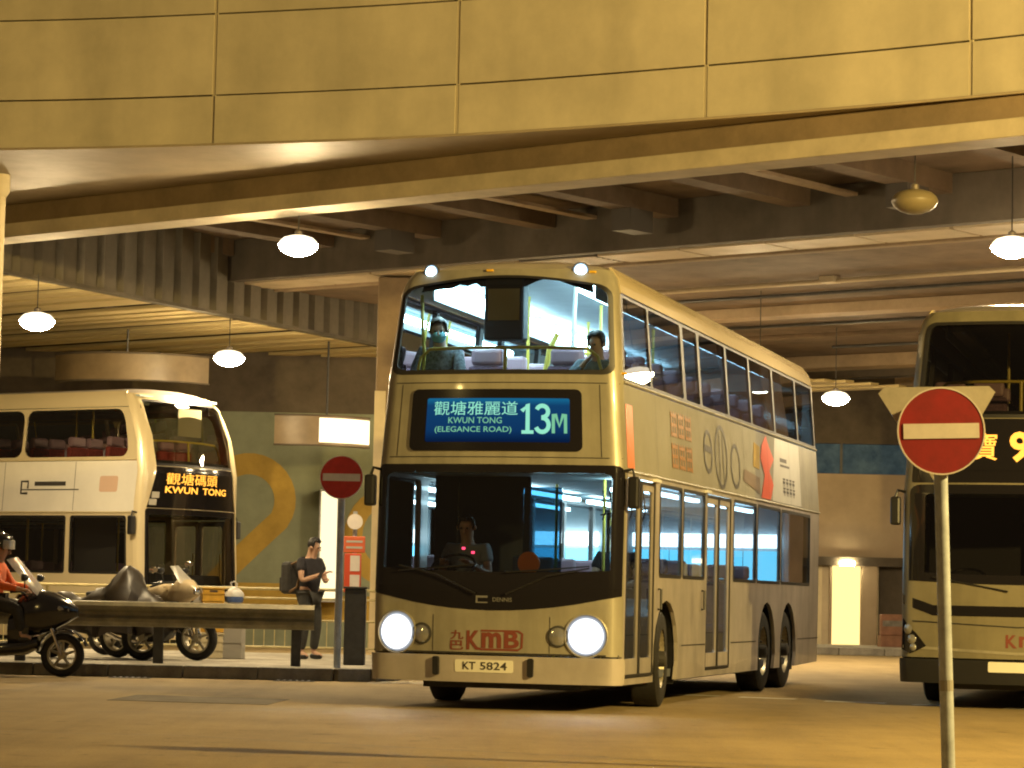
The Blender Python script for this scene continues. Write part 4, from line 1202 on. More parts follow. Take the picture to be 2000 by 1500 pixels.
def lit_art(ad, sp, sm):
    F = lambda a, b, o=0: sm(a, b, o)
    vin = lambda name, pts, m, par, off=0.004, ga=(): obj(name, patch(pts, [], lambda s, z, o=0: sm(s, z, off), 0.0, ga, [2.6, 2.9]), m, par)
    vin('vinyl', [(0.36, 2.36), (0.66, 2.36), (0.66, 2.98), (0.36, 2.98)], ORANGE, ad)
    vin('vinyl', [(8.35, 2.355), (10.55, 2.355), (10.55, 3.16), (8.7, 3.16)], WHITEAD, ad, 0.003)
    vin('vinyl', [(10.56, 2.345), (11.99, 2.345), (11.99, 3.165), (10.56, 3.165)], GOLD, ad, 0.005)
    for r in range(2):
        for c_ in range(3):
            s0 = 2.42 + 0.37 * c_; z0 = 2.46 + 0.33 * (1 - r)
            lb = B()
            for k in range(3):
                stroke(lb, [(s0, z0 + 0.03 + 0.10 * k), (s0 + 0.30, z0 + 0.03 + 0.10 * k)], 0.035, F, 0.006)
            for k in range(3):
                stroke(lb, [(s0 + 0.03 + 0.12 * k, z0), (s0 + 0.03 + 0.12 * k, z0 + 0.27)], 0.04, F, 0.008)
            obj('advert_character', lb, AMBERV, ad)
    for cx, cz, rx, rz_ in ((4.35, 2.74, 0.22, 0.22), (5.1, 2.72, 0.34, 0.34), (5.95, 2.66, 0.26, 0.24)):
        lb = B()
        stroke(lb, [(cx + rx * cos(2 * pi * k / 24), cz + rz_ * sin(2 * pi * k / 24)) for k in range(24)], 0.05, F, 0.006, closed=True)
        obj('advert_ring', lb, GREYINK, ad)
    lb = B(); stroke(lb, [(4.14, 2.78), (4.58, 2.76)], 0.07, F, 0.008); stroke(lb, [(5.0, 2.42), (5.02, 3.0)], 0.03, F, 0.008); stroke(lb, [(5.22, 2.44), (5.2, 2.98)], 0.03, F, 0.008)
    obj('advert_line', lb, GREYINK, ad)
    vin('advert_figure', [(7.55, 2.36), (8.2, 2.36), (8.45, 2.55), (8.2, 2.72), (8.55, 2.88), (8.25, 3.02), (8.05, 3.15), (7.75, 3.02), (7.6, 2.85), (7.85, 2.65)], REDV, ad, 0.007)
    vin('advert_figure', [(7.1, 2.72), (7.5, 2.70), (7.6, 2.98), (7.2, 3.02)], MUSTARD, ad, 0.006)
    vin('advert_figure', [(6.4, 2.52), (7.5, 2.40), (7.5, 2.60), (6.5, 2.66)], mat('brown_vinyl', (0.16, 0.11, 0.07), 0.5), ad, 0.006)
    for z0, s0, s1, h in ((2.90, 9.0, 9.5, 0.05), (2.83, 9.0, 9.7, 0.03)):
        lb = B(); stroke(lb, [(s0, z0), (s1, z0)], h, F, 0.007); obj('advert_line', lb, GREYINK, ad)
    for k in range(4):
        for j in range(2):
            lb = B(); s0 = 9.15 + 0.24 * k; z0 = 2.50 + 0.12 * j
            stroke(lb, [(s0, z0), (s0 + 0.17, z0)], 0.03, F, 0.007); stroke(lb, [(s0 + 0.08, z0 - 0.05), (s0 + 0.08, z0 + 0.05)], 0.04, F, 0.008); stroke(lb, [(s0, z0 + 0.045), (s0 + 0.17, z0 + 0.045)], 0.02, F, 0.009)
            obj('advert_character', lb, GREYINK, ad)
    for s0 in (1.75, 3.95):
        hb = B(); tube(hb, [sm(s0, 1.2, 0.01), sm(s0, 1.2, 0.04), sm(s0, 1.0, 0.04), sm(s0, 1.0, 0.01)], 0.014, 6)
        obj('grab_handle', hb, BLACK, sp)
    # side marker lamps
    for s0 in (1.6, 4.2):
        p = sm(s0, 2.29, 0.0)
        obj('door_lamp', box(p.x - 0.01, s0 - 0.12, 2.275, p.x + 0.035, s0 + 0.12, 2.305), mat('door_lamp_lens', (0.8, 0.8, 0.8), 0.2), sp)

UPW = [(-1.13, 3.25), (1.13, 3.25)]
def arched_up(x, z0, z1, rise, r=0.08, n=10):
    P = rr(-x, z0, x, z1, [r, r, r * 1.6, r * 1.6], 4)
    out = []
    for a, z in P:
        out.append((a, z))
    # insert the arch between the two upper corners
    k = max(i for i, p in enumerate(out) if p[0] > 0 and abs(p[1] - z1) < 1e-6)
    top = [(x - r * 1.6 - (2 * (x - r * 1.6)) * j / n, z1 + rise * sin(pi * j / n)) for j in range(1, n)]
    return out[:k + 1] + top + out[k + 1:]
def ws_poly(x, ztop, zside, zmid, r=0.08, n=12):
    P = []
    for j in range(n + 1):
        t = -1 + 2 * j / n
        P.append((x * t, zside - (zside - zmid) * (1 - t * t)))
    tr = rr(-x, zside, x, ztop, [0, 0, r, r], 4)[2:]
    return P + tr

LIT = dict(front=GOLD, bumper=SILVERG, side=SILVERG, advert=GREYAD, g_up=G_FRONT, g_low=G_FRONT, g_side=G_SIDE, g_upside=G_UPPER, lit=True,
    up=arched_up(1.16, 3.25, 4.15, 0.085), ws=ws_poly(1.22, 2.37, 1.12, 0.96), wg=ws_poly(1.12, 2.29, 1.36, 1.33, 0.06),
    disp=(-0.91, 2.50, 0.86, 3.10), display=lit_display, axles=[2.2, 8.05, 9.6], doors=[(0.40, 1.62), (4.25, 5.66)], door_side=1,
    low_wins=[(1.80, 2.90), (2.96, 4.12), (5.78, 7.24), (7.31, 8.92), (8.99, 11.25)], low_wins_off=[(0.5, 1.55), (1.8, 3.0), (3.1, 4.5), (4.6, 6.0), (6.1, 7.5), (7.6, 9.0), (9.1, 11.2)],
    up_wins=[(0.42, 1.58), (1.66, 3.20), (3.34, 4.08), (4.2, 5.68), (5.78, 7.15), (7.25, 8.76), (8.86, 10.5), (10.6, 11.9)],
    face=lit_face, art=lit_art, art_side=1, steer=0.10, bow=0.15)
main_bus = bus('gold double-deck bus with lit upper deck, glowing headlights and blue 13M display', (-0.16, 26.233, 0), -0.2716, LIT)

# ---------------------------------------------------------------- dark bus on the right
def dark_display(dd, m):
    for s, b4, bo in [('寶', (-0.52, 2.66, -0.23, 2.96), 0.006), ('9', (-0.10, 2.64, 0.12, 2.97), 0.03), ('8', (0.22, 2.64, 0.44, 2.97), 0.03)]:
        put('lettering', text_mesh(s, b4, m, bo, 0.006), AMBERL, dd)
def dark_face(T, fm, fp):
    F = lambda a, z, o=0: fm(a, z, o)
    for s, b4, bo in [('K', (-0.12, 0.66, 0.0, 0.80), 0.03), ('m', (0.02, 0.67, 0.2, 0.79), 0.035), ('B', (0.22, 0.66, 0.35, 0.80), 0.03)]:
        put('logo_lettering', text_mesh(s, b4, F, bo, 0.004), REDLOGO, fp)
    for z, w in ((0.60, 0.03), (0.88, 0.012)):
        sb = B(); stroke(sb, [(-1.2 + 0.1 * k, z + 0.05 * abs(k - 12) / 12) for k in range(25)], w, F, 0.006)
        obj('chrome_strip', sb, GOLD if z < 0.7 else GASK, T)
    sb = patch([(-1.24, 1.12), (-0.9, 0.99), (0.9, 0.99), (1.24, 1.12), (1.24, 1.22), (0.9, 1.10), (-0.9, 1.10), (-1.24, 1.22)], [], lambda a, z, o=0: fm(a, z, o + 0.006), 0.008, [-1.2 + 0.1 * k for k in range(25)])
    obj('grille_band', sb, MASK, T)
    for sg in (-1, 1):
        h = obj('headlight', patch([(sg * 1.2, 0.95), (sg * 0.97, 0.66), (sg * 1.12, 0.58), (sg * 1.22, 0.62)][::sg], [], lambda a, z, o=0: fm(a, z, o + 0.01), 0.02, [1.0, 1.05, 1.1, 1.15, -1.0, -1.05, -1.1, -1.15], [0.7, 0.8]), MASK, T, True)
        for a, z, r_ in ((1.14, 0.84, 0.055), (1.11, 0.73, 0.05), (1.10, 0.645, 0.04)):
            p = fm(sg * a, z, 0.012); n = (fm(sg * a, z, 1.0) - p).normalized()
            M = Matrix.Translation(p) @ n.to_track_quat('Z', 'Y').to_matrix().to_4x4()
            obj('lens', lathe(B(), [(0.0, 0.02), (r_ * 0.6, 0.016), (r_, 0.0)], 16, M, cap=False), LENS, h, True)
    pm_ = lambda a, z, o=0: fm(a, z, o + 0.03)
    pl = obj('number_plate', patch(rr(-0.3, 0.40, 0.3, 0.51, 0.015), [], pm_, 0.01, [-0.2, 0, 0.2]), PLATE, T)
    for x0, x1 in ((-0.1, -0.9), (0.2, 0.95)):
        wb = B(); tube(wb, [fm(x0, 1.26, 0.02), fm(x1, 1.40, 0.03)], 0.01, 6)
        obj('wiper', wb, BLACK, T)
GOLD_SHADED = mat('gold_paint_with_shade', (0.24, 0.215, 0.14), 0.4, metal=0.25, var=0.2, scale=1.5, streak=(0.2, (4.0, 4.0, 0.5), 0.02))  # gold darkened to put the shade on this bus into its paint
DARK = dict(front=GOLD_SHADED, bumper=BLACK, side=GOLD_SHADED, advert=GOLD_SHADED, g_up=G_DARK, g_low=G_DARK, g_side=G_DARK, g_upside=G_DARK, lit=False,
    up=rr(-1.13, 3.12, 1.13, 4.18, 0.07), ws=ws_poly(1.14, 2.40, 1.36, 1.33), wg=ws_poly(1.0, 2.3, 1.45, 1.43, 0.05), band=rr(-1.13, 2.42, 1.13, 3.11, 0.02),
    disp=(-0.95, 2.55, 0.95, 3.06), display=dark_display, axles=[2.4, 8.1, 9.5], doors=[(0.45, 1.65)], door_side=1,
    low_wins=[(1.8, 3.0), (3.1, 5.0), (5.1, 7.2), (7.3, 9.0), (9.1, 11.3)], low_wins_off=[(0.5, 1.6), (1.8, 3.6), (3.7, 5.4), (5.5, 7.2), (7.3, 9.0), (9.1, 11.2)],
    up_wins=[(0.42, 2.0), (2.1, 3.9), (4.0, 5.8), (5.9, 7.7), (7.8, 9.6), (9.7, 11.8)], face=dark_face, rows=5)
right_bus = bus('gold double-deck bus, its shade painted dark, with amber display, cut off by the right edge', (5.42, 29.0, 0), -0.26, DARK)

# ---------------------------------------------------------------- white and gold bus on the left
def left_display(dd, m):
    for s, b4, bo in [('觀塘碼頭', (-0.80, 2.80, 0.45, 2.99), 0.004), ('KWUN', (-0.80, 2.66, -0.08, 2.77), 0.02), ('TONG', (0.05, 2.66, 0.75, 2.77), 0.02)]:
        put('lettering', text_mesh(s, b4, m, bo, 0.006), AMBERL, dd)
def left_face(T, fm, fp):
    for a, z in ((-0.98, 2.62), (-1.02, 2.50)):
        obj('sticker', patch(rr(a - 0.07, z - 0.05, a + 0.07, z + 0.05, 0.01), [], lambda x, y, o=0: fm(x, y, o + 0.03), 0.004), WHITEAD, T)
    p = fm(0.2, 3.7, -0.12)
    obj('notice', box(-0.30, p.y, 3.62, 0.28, p.y + 0.015, 4.08), mat('pale_notice', (0.55, 0.52, 0.36), 0.6), T)
    for sg in (-1, 1):
        p = fm(sg * 0.98, 0.8, 0.0); n = (fm(sg * 0.98, 0.8, 1.0) - p).normalized()
        M = Matrix.Translation(p) @ n.to_track_quat('Z', 'Y').to_matrix().to_4x4()
        h = obj('headlight', lathe(B(), [(0.12, -0.03), (0.12, 0.012), (0.1, 0.016)], 20, M, cap=False), DARKST, T, True)
        obj('lens', lathe(B(), [(0.0, 0.028), (0.1, 0.0)], 20, M, cap=False), LENS, h, True)
    # swept pale pillar on the near front corner
    for sg in (-1, 1):
        pts = [(1.25, 4.28), (1.10, 4.28), (1.08, 4.1), (1.05, 3.6), (1.00, 3.1), (1.02, 2.9), (1.08, 2.6), (1.12, 2.35), (1.13, 1.0), (1.25, 1.0)]
        obj('corner_pillar', patch([(sg * a, z) for a, z in pts][::sg], [], lambda a, z, o=0: fm(a, z, o + 0.02), 0.02, [sg * v for v in (1.05, 1.1, 1.13, 1.16, 1.2)], [1.5, 2.0, 2.5, 3.0, 3.5, 3.9, 4.15]), CREAMP, T, True)
def left_art(ad, sp, sm):
    F = lambda a, b, o=0: sm(a, b, o)
    lb = B(); stroke(lb, [(1.9, 2.80), (2.6, 2.80)], 0.07, F, 0.006); obj('advert_line', lb, GREYINK, ad)
    lb = B(); stroke(lb, [(1.6, 2.70), (2.9, 2.70)], 0.018, F, 0.006); obj('advert_line', lb, GREYINK, ad)
    lb = B(); stroke(lb, [(2.75, 2.72), (2.75, 2.84), (2.9, 2.84), (2.9, 2.64), (2.75, 2.64)], 0.04, F, 0.007); obj('advert_mark', lb, INK, ad)
    obj('advert_mark', patch(rr(0.75, 2.66, 1.15, 2.92, 0.04), [], lambda s, z, o=0: sm(s, z, 0.005), 0.0), mat('faded_red_vinyl', (0.66, 0.46, 0.34), 0.5), ad)
LEFT = dict(front=CREAMP, bumper=CREAMP, side=CREAMP, advert=WHITEP, g_up=G_LEFT, g_low=G_LEFT, g_side=G_LEFT, g_upside=G_LEFT, lit=False,
    up=rr(-1.12, 3.10, 1.12, 4.20, 0.10), ws=ws_poly(1.14, 2.40, 1.05, 1.0), wg=ws_poly(1.06, 2.3, 1.14, 1.10, 0.05), band=rr(-1.13, 2.41, 1.13, 3.09, 0.02),
    disp=(-0.98, 2.58, 0.98, 3.04), display=left_display, axles=[2.5, 8.2, 9.6], doors=[(0.45, 1.65)], door_side=1,
    low_wins=[(1.8, 4.0), (4.1, 6.5), (6.6, 9.0), (9.1, 11.3)], low_wins_off=[(0.5, 1.75), (1.85, 3.9), (4.0, 6.0), (6.1, 8.2), (8.3, 11.2)],
    up_wins=[(0.55, 2.9), (2.96, 5.2), (5.26, 7.5), (7.56, 9.8), (9.86, 11.8)], uw_r=0.16, upframe=CREAMP, cove=CREAMP, trim=CREAMP, face=left_face, art=left_art, art_side=-1, red=True, rows=6,
    rake=[(0, 0.0), (1.2, 0.0), (2.3, 0.06), (3.0, 0.02), (3.6, 0.12), (4.1, 0.34), (4.3, 0.5)], bow=0.22)
left_bus = bus('white and gold double-deck bus with amber display standing behind the parked motorcycles', (-5.1, 45.04, 0), 0.98, LEFT)
# ================================================================ people
SKIN = mat('skin', (0.50, 0.30, 0.20), 0.55, var=0.1, scale=12)
HAIR = mat('black_hair', (0.012, 0.010, 0.009), 0.5, var=0.3, scale=40)
def skinned(name, V, E, m, parent, sub=2, root=0):
    """V: list of (x, y, z, radius); grown with a Skin modifier"""
    me = bpy.data.meshes.new(name)
    me.from_pydata([v[:3] for v in V], E, [])
    o = put(name, me, m, parent)
    o.modifiers.new('skin', 'SKIN').use_smooth_shade = True
    for i, v in enumerate(V):
        r = v[3] if isinstance(v[3], tuple) else (v[3], v[3])
        me.skin_vertices[0].data[i].radius = r
        me.skin_vertices[0].data[i].use_root = (i == root)
    s = o.modifiers.new('subdivision', 'SUBSURF'); s.levels = sub; s.render_levels = sub
    return o

def hand(V, E, wi, d, side):
    """palm, four fingers and a thumb from wrist vertex wi along direction d"""
    d = Vector(d).normalized(); w = Vector(V[wi][:3])
    x = d.cross(Vector((0, 0, 1))); x = x.normalized() if x.length > 0.1 else Vector((1, 0, 0))
    n = x.cross(d)
    V.append((*(w + d * 0.075), (0.036, 0.016))); pi_ = len(V) - 1; E.append((wi, pi_))
    for k, L in enumerate((0.062, 0.075, 0.07, 0.052)):
        a = w + d * 0.085 + x * (0.026 - 0.017 * k)
        V.append((*(a + d * L * 0.55), 0.009)); i = len(V) - 1; E.append((pi_, i))
        V.append((*(a + d * L * 0.95 - n * L * 0.35), 0.008)); E.append((i, len(V) - 1))
    a = w + d * 0.03 + x * side * 0.04
    V.append((*a, 0.012)); i = len(V) - 1; E.append((wi, i))
    V.append((*(a + d * 0.045 + x * side * 0.012), 0.009)); E.append((i, len(V) - 1))

def person(label, loc, rz, J, top, bottom, hair=HAIR, long_trousers=True, sleeve=0.55, mask=None, shoes=BLACK, parentM=None, group=None, tilt=0.0, turn=0.0):
    """J: joints in metres, facing -y. Body one continuous surface, clothes and hair its children."""
    T = thing('person', label, 'person', loc, rz, group)
    g = lambda k: Vector(J[k])
    V, E = [], []
    def add(p, r, par=None):
        V.append((*p, r)); i = len(V) - 1
        if par is not None: E.append((par, i))
        return i
    pel = add(g('pelvis'), (0.15, 0.115)); sp = add(g('pelvis').lerp(g('chest'), 0.5), (0.135, 0.105), pel)
    ch = add(g('chest'), (0.155, 0.115), sp); nb = add(g('neck'), 0.058, ch)
    hd = g('head'); up = (hd - g('neck')).normalized()
    hc = add(hd - up * 0.055, (0.072, 0.078), nb); hm = add(hd + up * 0.03, (0.078, 0.094), hc); add(hd + up * 0.10, (0.06, 0.072), hm)
    for s in ('l', 'r'):
        sh = add(g('shoulder_' + s), 0.058, ch); el = add(g('elbow_' + s), 0.042, sh); wr = add(g('wrist_' + s), 0.029, el)
        hand(V, E, wr, g('wrist_' + s) - g('elbow_' + s), 1 if s == 'l' else -1)
        hp = add(g('hip_' + s), 0.092, pel); kn = add(g('knee_' + s), 0.06, hp); an = add(g('ankle_' + s), 0.04, kn); add(g('toe_' + s), 0.032, an)
    body = skinned('body', V, E, SKIN, T)
    # face: nose, eyes, ears
    fw = Vector((sin(turn), -cos(turn), 0)); fw = (fw - up * fw.dot(up)).normalized(); rt = fw.cross(up)
    fb = B(); tube(fb, [hd + fw * 0.088 + up * 0.035, hd + fw * 0.108 - up * 0.005, hd + fw * 0.09 - up * 0.015], [0.008, 0.014, 0.008], 6)
    obj('nose', fb, SKIN, body, True)
    for s in (-1, 1):
        eb = B(); bmesh.ops.create_uvsphere(eb, u_segments=8, v_segments=6, radius=0.012, matrix=Matrix.Translation(hd + fw * 0.083 + rt * (0.032 * s) + up * 0.03))
        obj('eye', eb, INK, body, True)
        eb = B(); bmesh.ops.create_uvsphere(eb, u_segments=8, v_segments=6, radius=0.026, matrix=Matrix.Translation(hd + rt * (0.082 * s) + up * 0.01))
        obj('ear', eb, SKIN, body, True)
    # hair: upper back shell
    R = Matrix((rt, -fw, up)).transposed().to_4x4()
    hb = B(); bmesh.ops.create_uvsphere(hb, u_segments=20, v_segments=14, radius=1.0)
    for v in hb.verts:
        v.co = Vector((v.co.x * 0.094, v.co.y * 0.108, v.co.z * 0.112)) + Vector((random.uniform(-1, 1), random.uniform(-1, 1), random.uniform(-1, 1))) * 0.004
    dele = [f for f in hb.faces if (f.calc_center_median().y < -0.025 and f.calc_center_median().z < 0.078) or f.calc_center_median().z < -0.045]
    bmesh.ops.delete(hb, geom=dele, context='FACES')
    bmesh.ops.transform(hb, matrix=Matrix.Translation(hd + up * 0.045) @ R, verts=hb.verts)
    h = obj('hair', hb, hair, T, True); sm_ = h.modifiers.new('thickness', 'SOLIDIFY'); sm_.thickness = 0.012
    if mask:
        mb = B(); bmesh.ops.create_uvsphere(mb, u_segments=16, v_segments=10, radius=1.0)
        for v in mb.verts:
            v.co = Vector((v.co.x * 0.075, v.co.y * 0.055, v.co.z * 0.062))
        bmesh.ops.transform(mb, matrix=Matrix.Translation(hd + fw * 0.065 - up * 0.035) @ R, verts=mb.verts)
        obj('face_mask', mb, mask, T, True)
    # shirt
    V, E = [], []
    pel = add(g('pelvis').lerp(g('chest'), -0.22), (0.168, 0.132)); sp = add(g('pelvis').lerp(g('chest'), 0.5), (0.16, 0.128), pel); ch = add(g('chest'), (0.178, 0.135), sp)
    add(g('chest').lerp(g('neck'), 0.72), (0.085, 0.085), ch)
    for s in ('l', 'r'):
        sh = add(g('shoulder_' + s), 0.078, ch)
        if sleeve < 0.8:
            add(g('shoulder_' + s).lerp(g('elbow_' + s), sleeve), 0.068, sh)
        else:
            el = add(g('elbow_' + s), 0.062, sh); add(g('elbow_' + s).lerp(g('wrist_' + s), 0.9), 0.045, el)
    skinned('shirt', V, E, top, T)
    V, E = [], []
    pel = add(g('pelvis') - Vector((0, 0, 0.0)), (0.145, 0.115))
    for s in ('l', 'r'):
        hp = add(g('hip_' + s), 0.10, pel); kn = add(g('knee_' + s), 0.08, hp)
        if long_trousers: add(g('knee_' + s).lerp(g('ankle_' + s), 0.92), 0.062, kn)
        else: add(g('knee_' + s).lerp(g('ankle_' + s), 0.08), 0.082, kn)
    skinned('trousers', V, E, bottom, T)
    for s in ('l', 'r'):
        a, t = g('ankle_' + s), g('toe_' + s)
        d = (t - a); d.z = 0; d.normalize()
        V = [(*(a - d * 0.05 - Vector((0, 0, 0.045))), 0.042), (*(a + d * 0.06 - Vector((0, 0, 0.05))), 0.045), (*(t - Vector((0, 0, 0.0))), 0.038)]
        skinned('shoe', V, [(0, 1), (1, 2)], shoes, T)
    return T

STAND = dict(pelvis=(0, 0, 0.93), chest=(0, 0.0, 1.26), neck=(0, -0.01, 1.44), head=(0, -0.06, 1.57),
    shoulder_l=(0.19, 0, 1.37), elbow_l=(0.24, -0.08, 1.10), wrist_l=(0.06, -0.26, 1.12), shoulder_r=(-0.19, 0, 1.37), elbow_r=(-0.24, -0.06, 1.10), wrist_r=(-0.05, -0.27, 1.20),
    hip_l=(0.10, 0, 0.88), knee_l=(0.12, -0.04, 0.48), ankle_l=(0.13, 0.02, 0.09), toe_l=(0.15, -0.13, 0.04), hip_r=(-0.10, 0, 0.88), knee_r=(-0.11, -0.02, 0.48), ankle_r=(-0.12, 0.03, 0.09), toe_r=(-0.14, -0.12, 0.04))
def sitting(z=0.46, lean=0.0, arm=None):
    J = dict(pelvis=(0, 0, z + 0.12), chest=(0, -lean * 0.3, z + 0.42), neck=(0, -lean * 0.55, z + 0.60), head=(0, -0.03 - lean * 0.8, z + 0.735),
        shoulder_l=(0.19, -lean * 0.45, z + 0.53), elbow_l=(0.25, -0.08 - lean * 0.5, z + 0.27), wrist_l=(0.10, -0.28, z + 0.20), shoulder_r=(-0.19, -lean * 0.45, z + 0.53), elbow_r=(-0.25, -0.08 - lean * 0.5, z + 0.27), wrist_r=(-0.10, -0.28, z + 0.20),
        hip_l=(0.10, -0.04, z + 0.10), knee_l=(0.12, -0.42, z + 0.08), ankle_l=(0.12, -0.40, 0.09), toe_l=(0.13, -0.54, 0.04), hip_r=(-0.10, -0.04, z + 0.10), knee_r=(-0.12, -0.42, z + 0.08), ankle_r=(-0.12, -0.40, 0.09), toe_r=(-0.13, -0.54, 0.04))
    if arm: J.update(arm)
    return J
DARKTEE = mat('dark_tee', (0.022, 0.020, 0.026), 0.85, var=0.3, scale=9)
DARKTR = mat('charcoal_trousers', (0.035, 0.034, 0.03), 0.85, var=0.3, scale=9)
person('person in dark T-shirt and dark trousers holding a phone beside the left no-entry sign', (-2.80, 38.6, 0.15), 0.9, STAND, DARKTEE, DARKTR, turn=0.25)
ph = thing('phone', 'small dark phone in the hands of the standing person', 'phone', (-2.62, 38.29, 1.36), 0.9, rot=(0.7, 0, 0.9))
obj('case', box(-0.036, -0.005, -0.07, 0.036, 0.005, 0.07, bev=0.004), BLACK, ph)
obj('screen', box(-0.032, -0.007, -0.064, 0.032, -0.0055, 0.064), mat('phone_screen', (0.05, 0.06, 0.08), 0.1), ph)
bk = thing('backpack', 'dark square backpack worn by the person beside the no-entry sign', 'backpack', (-2.94, 38.72, 1.06), 0.9)
obj('pack_body', box(-0.17, 0.06, 0.0, 0.17, 0.25, 0.46, bev=0.05), mat('dark_nylon', (0.028, 0.026, 0.024), 0.7, var=0.3, scale=12), bk)
obj('front_pocket', box(-0.13, 0.251, 0.04, 0.13, 0.30, 0.24, bev=0.02), mat('dark_nylon', (0.028, 0.026, 0.024), 0.7), bk)
for s in (-1, 1):
    sb = B(); tube(sb, [(s * 0.12, 0.08, 0.42), (s * 0.13, -0.04, 0.46), (s * 0.13, -0.13, 0.33), (s * 0.14, -0.06, 0.10), (s * 0.14, 0.08, 0.03)], 0.018, 6)
    obj('strap', sb, mat('brown_strap', (0.16, 0.09, 0.035), 0.8), bk)

MB = Matrix.Translation((-0.16, 26.233, 0)) @ Matrix.Rotation(-0.2716, 4, 'Z')
def in_bus(x, y, z):
    return tuple(MB @ Vector((x, y, z)))
JACK = mat('mottled_grey_jacket', (0.30, 0.34, 0.38), 0.85, var=0.75, scale=26)
person('passenger in mottled grey jacket and pale blue face mask at the upper front window', in_bus(-0.84, 0.92, 2.50), -0.2716, sitting(0.50, 0.08), JACK, DARKTR, mat('grey_hair', (0.10, 0.09, 0.085), 0.6), sleeve=1.0, mask=mat('pale_blue_mask', (0.25, 0.62, 0.70), 0.7), turn=0.25)
person('passenger with dark hair and grey sleeve at the right of the upper front window', in_bus(0.80, 0.92, 2.42), -0.2716, sitting(0.44, 0.10, dict(elbow_r=(-0.30, -0.25, 0.72), wrist_r=(-0.1, -0.2, 0.98))), mat('steel_grey_jacket', (0.13, 0.17, 0.20), 0.8, var=0.5, scale=16), DARKTR, sleeve=1.0, turn=-0.3)
person('driver in pale shirt behind the dark lower windscreen', in_bus(-0.62, 1.32, 0.42), -0.2716, sitting(0.62, 0.08, dict(wrist_l=(0.14, -0.45, 1.0), wrist_r=(-0.14, -0.45, 1.0))), mat('driver_shirt', (0.32, 0.34, 0.36), 0.8), DARKTR, sleeve=0.6)
person('passenger seen dimly in the lower deck behind the windscreen', in_bus(0.5, 3.15, 0.55), -0.2716, sitting(0.46, 0.02), DARKTEE, DARKTR)

# ================================================================ signs
RED = mat('sign_red', (0.30, 0.018, 0.018), 0.5, var=0.3, scale=5)
SWHITE = mat('sign_white', (0.72, 0.66, 0.60), 0.45, var=0.12, scale=8)
POSTG = mat('grey_post_paint', (0.36, 0.40, 0.46), 0.55, var=0.35, scale=7)
def no_entry(label, x, y, z, hdisc, r, lean, post_r, red=RED):
    T = thing('no_entry_sign', label, 'road sign', (x, y, z), 0, 'no-entry signs', rot=(0, lean, 0))
    obj('post', lathe(B(), [(post_r, 0.0), (post_r, hdisc + r * 0.8), (post_r * 0.7, hdisc + r * 0.83)], 18), POSTG, T, True)
    Mx = Matrix.Translation((0, -post_r - 0.02, hdisc)) @ Matrix.Rotation(pi / 2, 4, 'X')
    d = obj('disc', lathe(B(), [(0.0, -0.006), (r * 0.965, -0.006), (r * 0.965, 0.004), (0.0, 0.004)], 48, Mx, cap=False), red, T)
    obj('rim', lathe(B(), [(r * 0.966, -0.009), (r, -0.009), (r, 0.006), (r * 0.966, 0.006), (r * 0.966, -0.009)], 48, Mx, cap=False), SWHITE, d)
    obj('bar', box(-r * 0.86, -post_r - 0.028, hdisc - r * 0.17, r * 0.86, -post_r - 0.0245, hdisc + r * 0.17), SWHITE, d)
    for k in (-0.45, 0.45):
        obj('bracket', box(-post_r - 0.015, -post_r - 0.012, hdisc + k * r - 0.02, post_r + 0.015, post_r + 0.006, hdisc + k * r + 0.02), STEEL, T)
    return T
no_entry('smaller red no-entry disc on a steel post beside the standing person', -2.13, 34.45, 0.15, 2.40, 0.275, 0.0, 0.045, mat('brightened_sign_red', (0.55, 0.03, 0.025), 0.45, var=0.25, scale=6))  # red brightened to make up for the weak light on this disc
t = no_entry('large near red no-entry disc on a leaning steel post at the right', 2.88, 17.75, 0.0, 2.235, 0.287, -0.035, 0.045)
# the back of an inverted triangle on the same post
tp = [(-0.345, 2.535), (0.345, 2.535), (0.385, 2.495), (0.035, 1.92), (-0.035, 1.92), (-0.385, 2.495)]
obj('triangle_plate', patch(tp, [], lambda a, b, o=0: Vector((a, 0.075 - o, b)), 0.006), mat('plate_back', (0.55, 0.50, 0.40), 0.45, metal=0.3, var=0.2, scale=6), t)
obj('post_sticker', lathe(B(), [(0.0465, 0.55), (0.0465, 0.62)], 16, cap=False), mat('grey_sticker', (0.25, 0.24, 0.22), 0.6), t)

bs = thing('bus_stop_pole', 'slim bus stop pole with white roundel, orange plate and red timetable case', 'bus stop', (-2.09, 37.0, 0.15))
obj('pole', tube(B(), [(0, 0, 0), (0, 0, 2.05)], 0.03, 10), STEEL, bs)
obj('roundel', lathe(B(), [(0.0, 0.0), (0.105, 0.0), (0.105, 0.03), (0.0, 0.03)], 24, Matrix.Translation((0, -0.03, 1.91)) @ Matrix.Rotation(pi / 2, 4, 'X'), cap=False), SWHITE, bs)
op = obj('route_plate', box(-0.145, -0.06, 1.49, 0.145, -0.032, 1.71, bev=0.008), mat('orange_red_plate', (0.62, 0.13, 0.05), 0.5), bs)
for k in range(2):
    lb = B(); stroke(lb, [(-0.11, 1.56 + 0.08 * k), (0.11, 1.56 + 0.08 * k)], 0.03, lambda a, b, o=0: Vector((a, -0.061 - o, b)), 0.002)
    obj('lettering', lb, WHITEAD, op)
tc = obj('timetable_case', box(-0.13, -0.07, 0.95, 0.10, -0.032, 1.48, bev=0.01), REDV, bs)
for z0 in (0.98, 1.24):
    obj('timetable_sheet', box(-0.05, -0.074, z0, 0.08, -0.0715, z0 + 0.21), SWHITE, tc)

